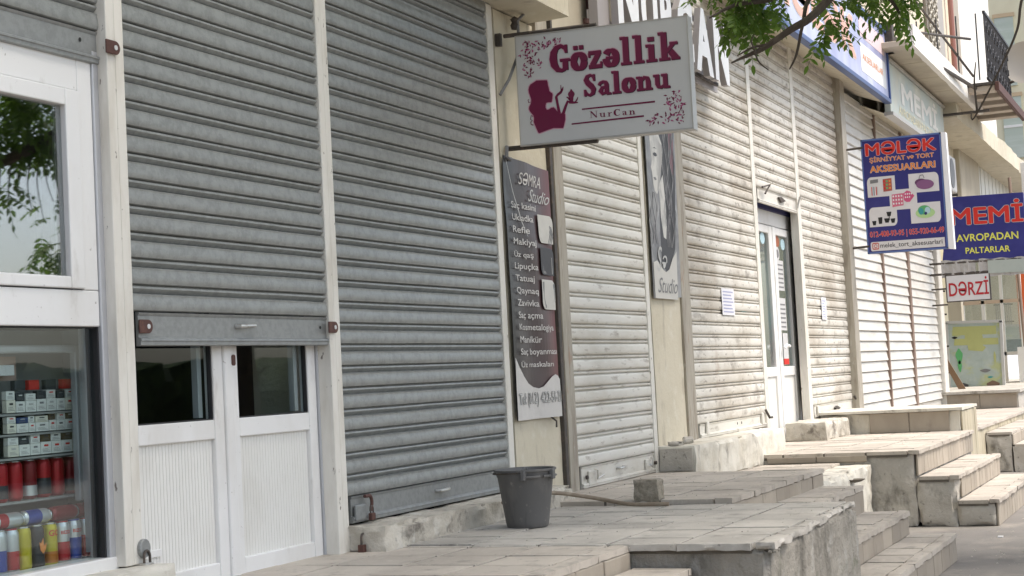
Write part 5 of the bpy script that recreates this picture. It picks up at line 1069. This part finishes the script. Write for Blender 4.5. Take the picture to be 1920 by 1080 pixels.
for i, (z0, z1) in enumerate(((.78, 1.10), (.36, .70))):
    q = part('paper', B(16.36, 16.62, 4.128, 4.136, z0, z1), ppr, GD)
    for k in range(6): part('print_line', B(16.39, 16.59, 4.126, 4.128, z0+.03+.047*k, z0+.045+.047*k), grey_m, q)
part('paper', B(16.42, 16.62, 4.128, 4.136, .06, .33), ppr, GD); part('paper', B(16.42, 16.62, 4.127, 4.135, -.0, .06), red, GD)
part('round_sticker', MB().prism(ell(16.42, 1.17, .085, .075, 20), planeY(4.136), 0, .004), ppr, GD); part('round_sticker', MB().prism(ell(16.42, 1.17, .05, .045, 20), planeY(4.131), 0, .002), grey_m, GD)
for (x, z, mt_) in ((15.6, 1.24, flat('sticker_red', (.35, .06, .04))), (15.85, 1.3, cyan), (16.45, 1.30, flat('sticker_rust', (.35, .12, .06))), (16.68, 1.28, cyan)): part('sticker', MB().prism(ell(x, z, .09, .06, 14), planeY(4.137), 0, .003), mt_, GD)
for (z0, z1, mt_, lb) in ((.72, 1.08, pk_c, 'cream'), (.30, .62, teal, 'teal'), (-.02, .10, red, 'red')):
    solo('shelf_goods', B(15.5, 15.98, 4.3, 4.4, z0, z1), mt_, lb+' goods behind the left pane of the glazed door', 'goods', (15.7, 4.3, z0), bevel=.01)
solo('shelf_goods', B(15.3, 17.0, 4.9, 5.0, -.8, 1.6), room_m, 'dark shelving deep behind the glazed door', 'shelving', (16.2, 4.9, -.8))
# paper notices on the shutters
for (x0, x1, z0, z1, lab) in ((13.69, 14.09, .47, .71, 'small printed notice stuck on the tall dirty cream shutter'), (17.64, 17.88, .48, .73, 'small printed notice stuck on the stained shutter right of the door')):
    nt_ = thing('paper_notice', lab, 'notice', ((x0+x1)/2, 3.975, z0))
    part('sheet', B(x0, x1, 3.973, 3.9745, z0, z1), mat('notice_paper', (.74, .74, .78), .7), nt_)
    for k in range(7): part('print_line', B(x0+.04, x1-.04-.03*(k % 3), 3.972, 3.973, z0+.025+.03*k, z0+.036+.03*k), flat('faint_blue_print', (.35, .37, .55)), nt_)

# ------------------------------------------------------------------ bucket, stone, hose
BK = thing('bucket', 'dark grey plastic bucket standing on the landing before the sill', 'bucket', (7.93, 3.46, -.803))
bx, by, bz, rb, rt_, hb = 7.93, 3.46, -.803, .112, .158, .315
prf = [(0, .006), (rb*.9, .006), (rb*.96, 0), (rb, .006), (rb+.006, .03), (rt_-.006, hb-.045), (rt_-.002, hb-.04), (rt_+.001, hb-.018), (rt_+.002, hb-.016), (rt_+.012, hb-.012), (rt_+.013, hb-.003), (rt_+.008, hb), (rt_, hb-.002), (rt_-.006, hb-.02), (rb, .02), (0, .016)]
part('body', MB().lathe(prf, (bx, by, bz), n=40), bucket_m, BK, smooth=True, angle=50)
for a in (200, 262, 20):
    c = (bx+(rt_+.012)*math.cos(R(a)), by+(rt_+.012)*math.sin(R(a)), bz+hb-.03)
    part('handle_lug', B(c[0]-.018, c[0]+.018, c[1]-.012, c[1]+.012, c[2]-.028, c[2]+.024), bucket_m, BK, bevel=.005)
part('rim_grip', MB().tube([(bx+(rt_+.012)*math.cos(R(a)), by+(rt_+.012)*math.sin(R(a)), bz+hb-.04) for a in range(195, 232, 6)], .007, 6), bucket_m, BK, smooth=True)
part('rim_grip', MB().tube([(bx+(rt_+.012)*math.cos(R(a)), by+(rt_+.012)*math.sin(R(a)), bz+hb-.04) for a in range(238, 282, 6)], .007, 6), bucket_m, BK, smooth=True)
part('wire_handle', MB().tube([(bx+(rt_+.016)*math.cos(R(a)), by+(rt_+.016)*math.sin(R(a)), bz+hb-.012-.010*math.sin(R(a-20)/1.0)) for a in range(20, 200, 10)], .0045, 6), steel_dk, BK, smooth=True)
st = solo('stone_block', rough_box(9.17, 9.29, 3.13, 3.285, -.79, -.655, .014, .007, .018, 3, 18), stone_m, 'rough brown stone block lying at the edge of the tiled landing', 'stone', (9.2, 3.2, -.795), smooth=True)
hp = [(8.15, 3.70, -.69), (8.55, 3.73, -.68), (8.9, 3.70, -.70), (9.05, 3.58, -.735), (9.1, 3.45, -.765), (9.06, 3.32, -.785), (9.03, 3.22, -.79), (9.02, 3.10, -.79), (9.03, 3.02, -.79)]
def cat(P, n=5):
    out = []
    for i in range(len(P)-1):
        p0, p1, p2, p3 = [Vector(P[max(0, min(len(P)-1, i+k))]) for k in (-1, 0, 1, 2)]
        for j in range(n):
            t = j/n; out.append(.5*((2*p1)+(-p0+p2)*t+(2*p0-5*p1+4*p2-p3)*t*t+(-p0+3*p1-3*p2+p3)*t**3))
    return out+[Vector(P[-1])]
solo('hose', MB().tube(cat(hp), .0125, 10), hose_m, 'old brown hose lying from the sill to the stone block', 'hose', (8.9, 3.4, -.80), smooth=True)
for i in range(40):   # crumbs and small litter on the landings and pavement
    pass
rl = MB()
rnd = random.Random(77)
for i in range(420):
    if i < 120: x, y, z = rnd.uniform(6.9, 9.1), rnd.uniform(2.0, 3.75), -.803
    elif i < 190: x, y, z = rnd.uniform(9.2, 11.5), rnd.uniform(2.8, 3.9), -.776
    elif i < 240: x, y, z = rnd.uniform(13.8, 17), rnd.uniform(2.5, 3.6), -.786
    else: x, y, z = rnd.uniform(10.5, 20), rnd.uniform(.9, 1.7), -1.43
    s = rnd.uniform(.0015, .006)*(1 if i < 240 else 1.7)
    rl.add([(x-s, y-s, z), (x+s, y-s*.6, z), (x+s*.8, y+s, z), (x-s*.7, y+s, z), (x, y, z+s)], [(0, 1, 4), (1, 2, 4), (2, 3, 4), (3, 0, 4)])
solo('gravel', rl, conc, 'tiny crumbs of grit scattered on the landings and pavement', None, (9, 2, -1.43), kind='stuff', norm=False)
for x, y, lab in ((12.9, 1.62, 'white scrap of paper on the pavement near the stair'),):
    solo('paper_scrap', B(x-.03, x+.03, y-.018, y+.02, -1.43, -1.422), white, lab, 'paper', (x, y, -1.43))

# ------------------------------------------------------------------ tree
TR = thing('street_tree', 'street tree whose leafy branch hangs down before the shop signs', 'tree', (11.6, .5, -1.43))
part('trunk', MB().tube(cat([(11.6, .5, -1.45), (11.62, .48, -.4), (11.55, .45, .8), (11.7, .3, 2.0), (11.9, .1, 3.2), (12.0, -.1, 4.6)]), [.21-.0065*i for i in range(26)], 14), bark, TR, smooth=True)
def limb(P, r0, r1, nm='limb', n=5): 
    C = cat(P, n); part(nm, MB().tube(C, [r0+(r1-r0)*i/(len(C)-1) for i in range(len(C))], 9), bark, TR, smooth=True); return C
limb([(11.7, .3, 2.2), (11.7, .9, 3.3), (11.3, 1.8, 3.25), (10.85, 2.08, 2.68), (10.55, 2.30, 2.345), (10.5, 2.45, 2.255), (10.5, 2.617, 2.167), (10.5, 2.70, 2.13)], .048, .015)
limb([(10.50, 2.66, 2.15), (10.5, 2.75, 2.12), (10.5, 2.82, 2.10), (10.5, 2.88, 2.08)], .018, .005, 'twig'); limb([(10.5, 2.62, 2.17), (10.49, 2.72, 2.165), (10.48, 2.83, 2.12)], .012, .004, 'twig')
limb([(11.02, 2.2, 2.62), (10.7, 2.35, 2.5), (10.62, 2.40, 2.3), (10.60, 2.45, 2.1), (10.58, 2.5, 2.0)], .02, .005, 'twig')
limb([(10.47, 2.70, 2.13), (10.42, 2.67, 2.05), (10.40, 2.60, 1.98)], .008, .003, 'twig'); limb([(10.47, 2.7, 2.13), (10.46, 2.72, 2.2), (10.47, 2.70, 2.25)], .008, .003, 'twig')
limb([(11.3, 1.85, 3.2), (10.9, 2.5, 2.62), (10.6, 2.85, 2.5), (10.45, 3.0, 2.4)], .03, .006, 'branch'); limb([(11.4, 1.6, 3.3), (11.4, 1.95, 2.75), (11.45, 1.9, 2.5), (11.5, 1.84, 2.42)], .025, .005, 'branch')
limb([(11.6, .3, 2.6), (11.0, .75, 2.75), (10.6, .95, 2.3), (10.5, 1.0, 2.05), (10.45, 1.12, 1.80), (10.5, 1.30, 1.52), (10.6, 1.33, 1.58)], .012, .004, 'bare_branch')
limb([(10.5, 1.28, 1.55), (10.5, 1.285, 1.75), (10.52, 1.27, 1.88)], .008, .003, 'twig')
limb([(11.9, .1, 3.2), (11.2, -1.1, 4.0), (10.5, -2.0, 4.6)], .10, .03); limb([(11.8, .2, 2.8), (12.6, -1.2, 3.4), (13.1, -2.3, 3.7)], .10, .03); limb([(12, 0, 3.6), (12.6, 1.2, 4.6), (12.8, 2.0, 5.2)], .09, .03); limb([(11.7, .3, 2.1), (10.6, -.8, 2.7), (9.8, -1.6, 3.0)], .08, .03); limb([(12, 0, 2.6), (13.4, -1.6, 2.3), (14.2, -2.6, 2.0)], .08, .03)
limb([(11.9, .1, 2.6), (12.6, -.9, 2.9), (12.3, -1.7, 2.68), (11.95, -1.8, 2.52), (11.6, -1.8, 2.36), (11.2, -1.8, 2.19), (10.7, -1.9, 2.0)], .075, .045)
for q in range(7): limb([(12.1-.15*q, -1.8, 2.55-.06*q), (12.0-.13*q, -1.85, 2.2-.05*q), (12.05-.15*q, -1.8, 1.8+.1*math.sin(q*2))], .010, .003, 'twig')
def spray(rnd, n=6, L=.26, leaf=.078):
    """one pinnate leaf: a stalk with paired leaflets"""
    mb = MB(); pts = []
    for i in range(n+1):
        t = i/n; pts.append(Vector((L*t, 0, -.10*L*t*t*3)))
    mb.tube(pts, .0018, 3, cap=False)
    for i in range(1, n+1):
        for s in ((-1, 1) if i < n else (0,)):
            p = pts[i]; a = s*R(rnd.uniform(50, 72)); l = leaf*rnd.uniform(.8, 1.15)*(1.0-.25*abs(i/n-.5)); w = l*.46; dz = rnd.uniform(-.5, .05)
            d = Vector((math.cos(a), math.sin(a), dz)).normalized(); sd_ = d.cross(Vector((rnd.uniform(-.3, .3), rnd.uniform(-.3, .3), 1))).normalized(); dr = Vector((0, 0, -.12*l))
            q = [p, p+d*l*.3+sd_*w*.45, p+d*l*.65+sd_*w*.42+dr, p+d*l+dr*2, p+d*l*.65-sd_*w*.42+dr, p+d*l*.3-sd_*w*.45]
            mb.add(q, [(0, 1, 2, 5), (5, 2, 4), (2, 3, 4)])
    return mb
rnd = random.Random(5)
SPR = [mesh('leaf_spray', spray(rnd, rnd.choice((5, 6, 7))), leaf_m, norm=False) for _ in range(7)]
fwd0, r0_, u0_ = fw, r2, u2
F_ = 2973.7
def clear(p):   # keeps crown leaves out of the line between the eye and the shop fronts: only above or to the street side of it
    w = p.dot(fwd0); 
    if w < .5: return True
    X = 960+F_*p.dot(r0_)/w; Y = 540-F_*p.dot(u0_)/w
    return X > 1990 or Y < -60 or X < -100
clusters = [((10.95, 2.77, 2.60), (.27, .16, .12), 34), ((10.75, 2.89, 2.43), (.16, .10, .09), 16), ((10.7, 2.92, 2.66), (.2, .16, .12), 20), ((11.35, 2.22, 2.64), (.28, .18, .09), 16), ((11.2, 2.34, 2.42), (.16, .08, .08), 10), ((11.62, 1.98, 2.66), (.28, .14, .09), 20), ((11.5, 1.86, 2.52), (.12, .08, .08), 6), ((11.35, 2.05, 2.86), (.5, .5, .15), 40)]
for c, s, n in clusters:
    for i in range(n):
        v = Vector((rnd.gauss(0, 1), rnd.gauss(0, 1), rnd.gauss(0, 1)))
        if v.length > 1.8: v *= 1.8/v.length
        p = Vector((c[0]+v.x*s[0]*.6, c[1]+v.y*s[1]*.6, c[2]+v.z*s[2]*.6))
        o = put('leaf_spray', SPR[rnd.randrange(7)], TR, tuple(p)); o.rotation_euler = (rnd.uniform(-.5, .5), rnd.uniform(.1, 1.0), rnd.uniform(0, 6.28)); sq = rnd.uniform(.65, 1.1); o.scale = (sq, sq, sq)
# crown above and towards the street
cr = MB(); base = []
for m_ in SPR[:3]: base.append(([v.co.copy() for v in m_.vertices], [tuple(p.vertices) for p in m_.polygons]))
blobs = [((11.6, -.2, 4.8), 1.7), ((10.4, -1.9, 4.4), 1.3), ((13.0, -2.2, 3.6), 1.2), ((12.9, 1.8, 5.2), 1.5), ((10.6, 1.9, 4.3), 1.1), ((9.6, -1.6, 3.1), 1.0), ((14.1, -2.6, 2.2), .95), ((9.3, .8, 4.6), 1.4), ((8.0, 1.6, 4.9), 1.4), ((7.3, 2.2, 4.6), 1.3), ((11.5, -1.9, 2.85), .5), ((12.1, -1.75, 2.15), .17), ((12.0, -1.8, 1.42), .32), ((11.12, -1.8, 1.95), .16), ((11.15, -1.9, 2.5), .3), ((11.75, -1.85, 2.5), .22), ((12.05, -1.8, 2.6), .25), ((6.5, .6, 4.9), 1.4), ((5.2, 1.6, 4.6), 1.3), ((4.0, .4, 5.2), 1.6), ((8.4, -.3, 5.3), 1.6), ((6.0, -1.2, 5.4), 1.6), ((3.0, 1.8, 4.8), 1.4), ((10.0, 0.2, 5.4), 1.5)]
tot = 0
for c, rad in blobs:
    for i in range(int(240*rad*rad*(1 if rad > .6 else 1.6))):
        v = Vector((rnd.gauss(0, 1), rnd.gauss(0, 1), rnd.gauss(0, 1))).normalized()*rad*(rnd.random()**.45)
        if noise.noise(v*1.6+Vector(c)) < -.18: continue
        p = Vector(c)+v
        if not clear(p): continue
        vs, fs = base[rnd.randrange(3)]; M_ = Matrix.Translation(p) @ Matrix.Rotation(rnd.uniform(0, 6.28), 4, 'Z') @ Matrix.Rotation(rnd.uniform(0, 1.1), 4, 'Y') @ Matrix.Scale(rnd.uniform(.9, 1.5), 4)
        cr.add([M_ @ q for q in vs], fs)
part('crown', cr, leaf_m, TR, kind='stuff', norm=False)
limb([(11.8, .2, 3.0), (10.2, .9, 3.9), (8.6, 1.3, 4.3), (7.0, 1.8, 4.4), (5.4, 1.4, 4.4)], .09, .03)

hd = rough_box(4, 60, -13.8, -11.8, -1.43, .6, .3, .9, .5, 4.4, .9)  # added out of view so the door panes reflect something dark
solo('hedge', hd, mat('added_hedge', (.035, .055, .02), .9, layers=(((.07, .11, .03), 4, .45, .65, O1, .8),), bump=((6, 1, .1, O1),)), 'unseen dark hedge added across the street to darken the glass reflections', 'hedge', (30, -12.7, -1.43), kind='stuff', smooth=True)

# ------------------------------------------------------------------ lift everything so the pavement lies at z = 0
for o in list(sc.objects):
    if o.parent is None: o.location.z += UP
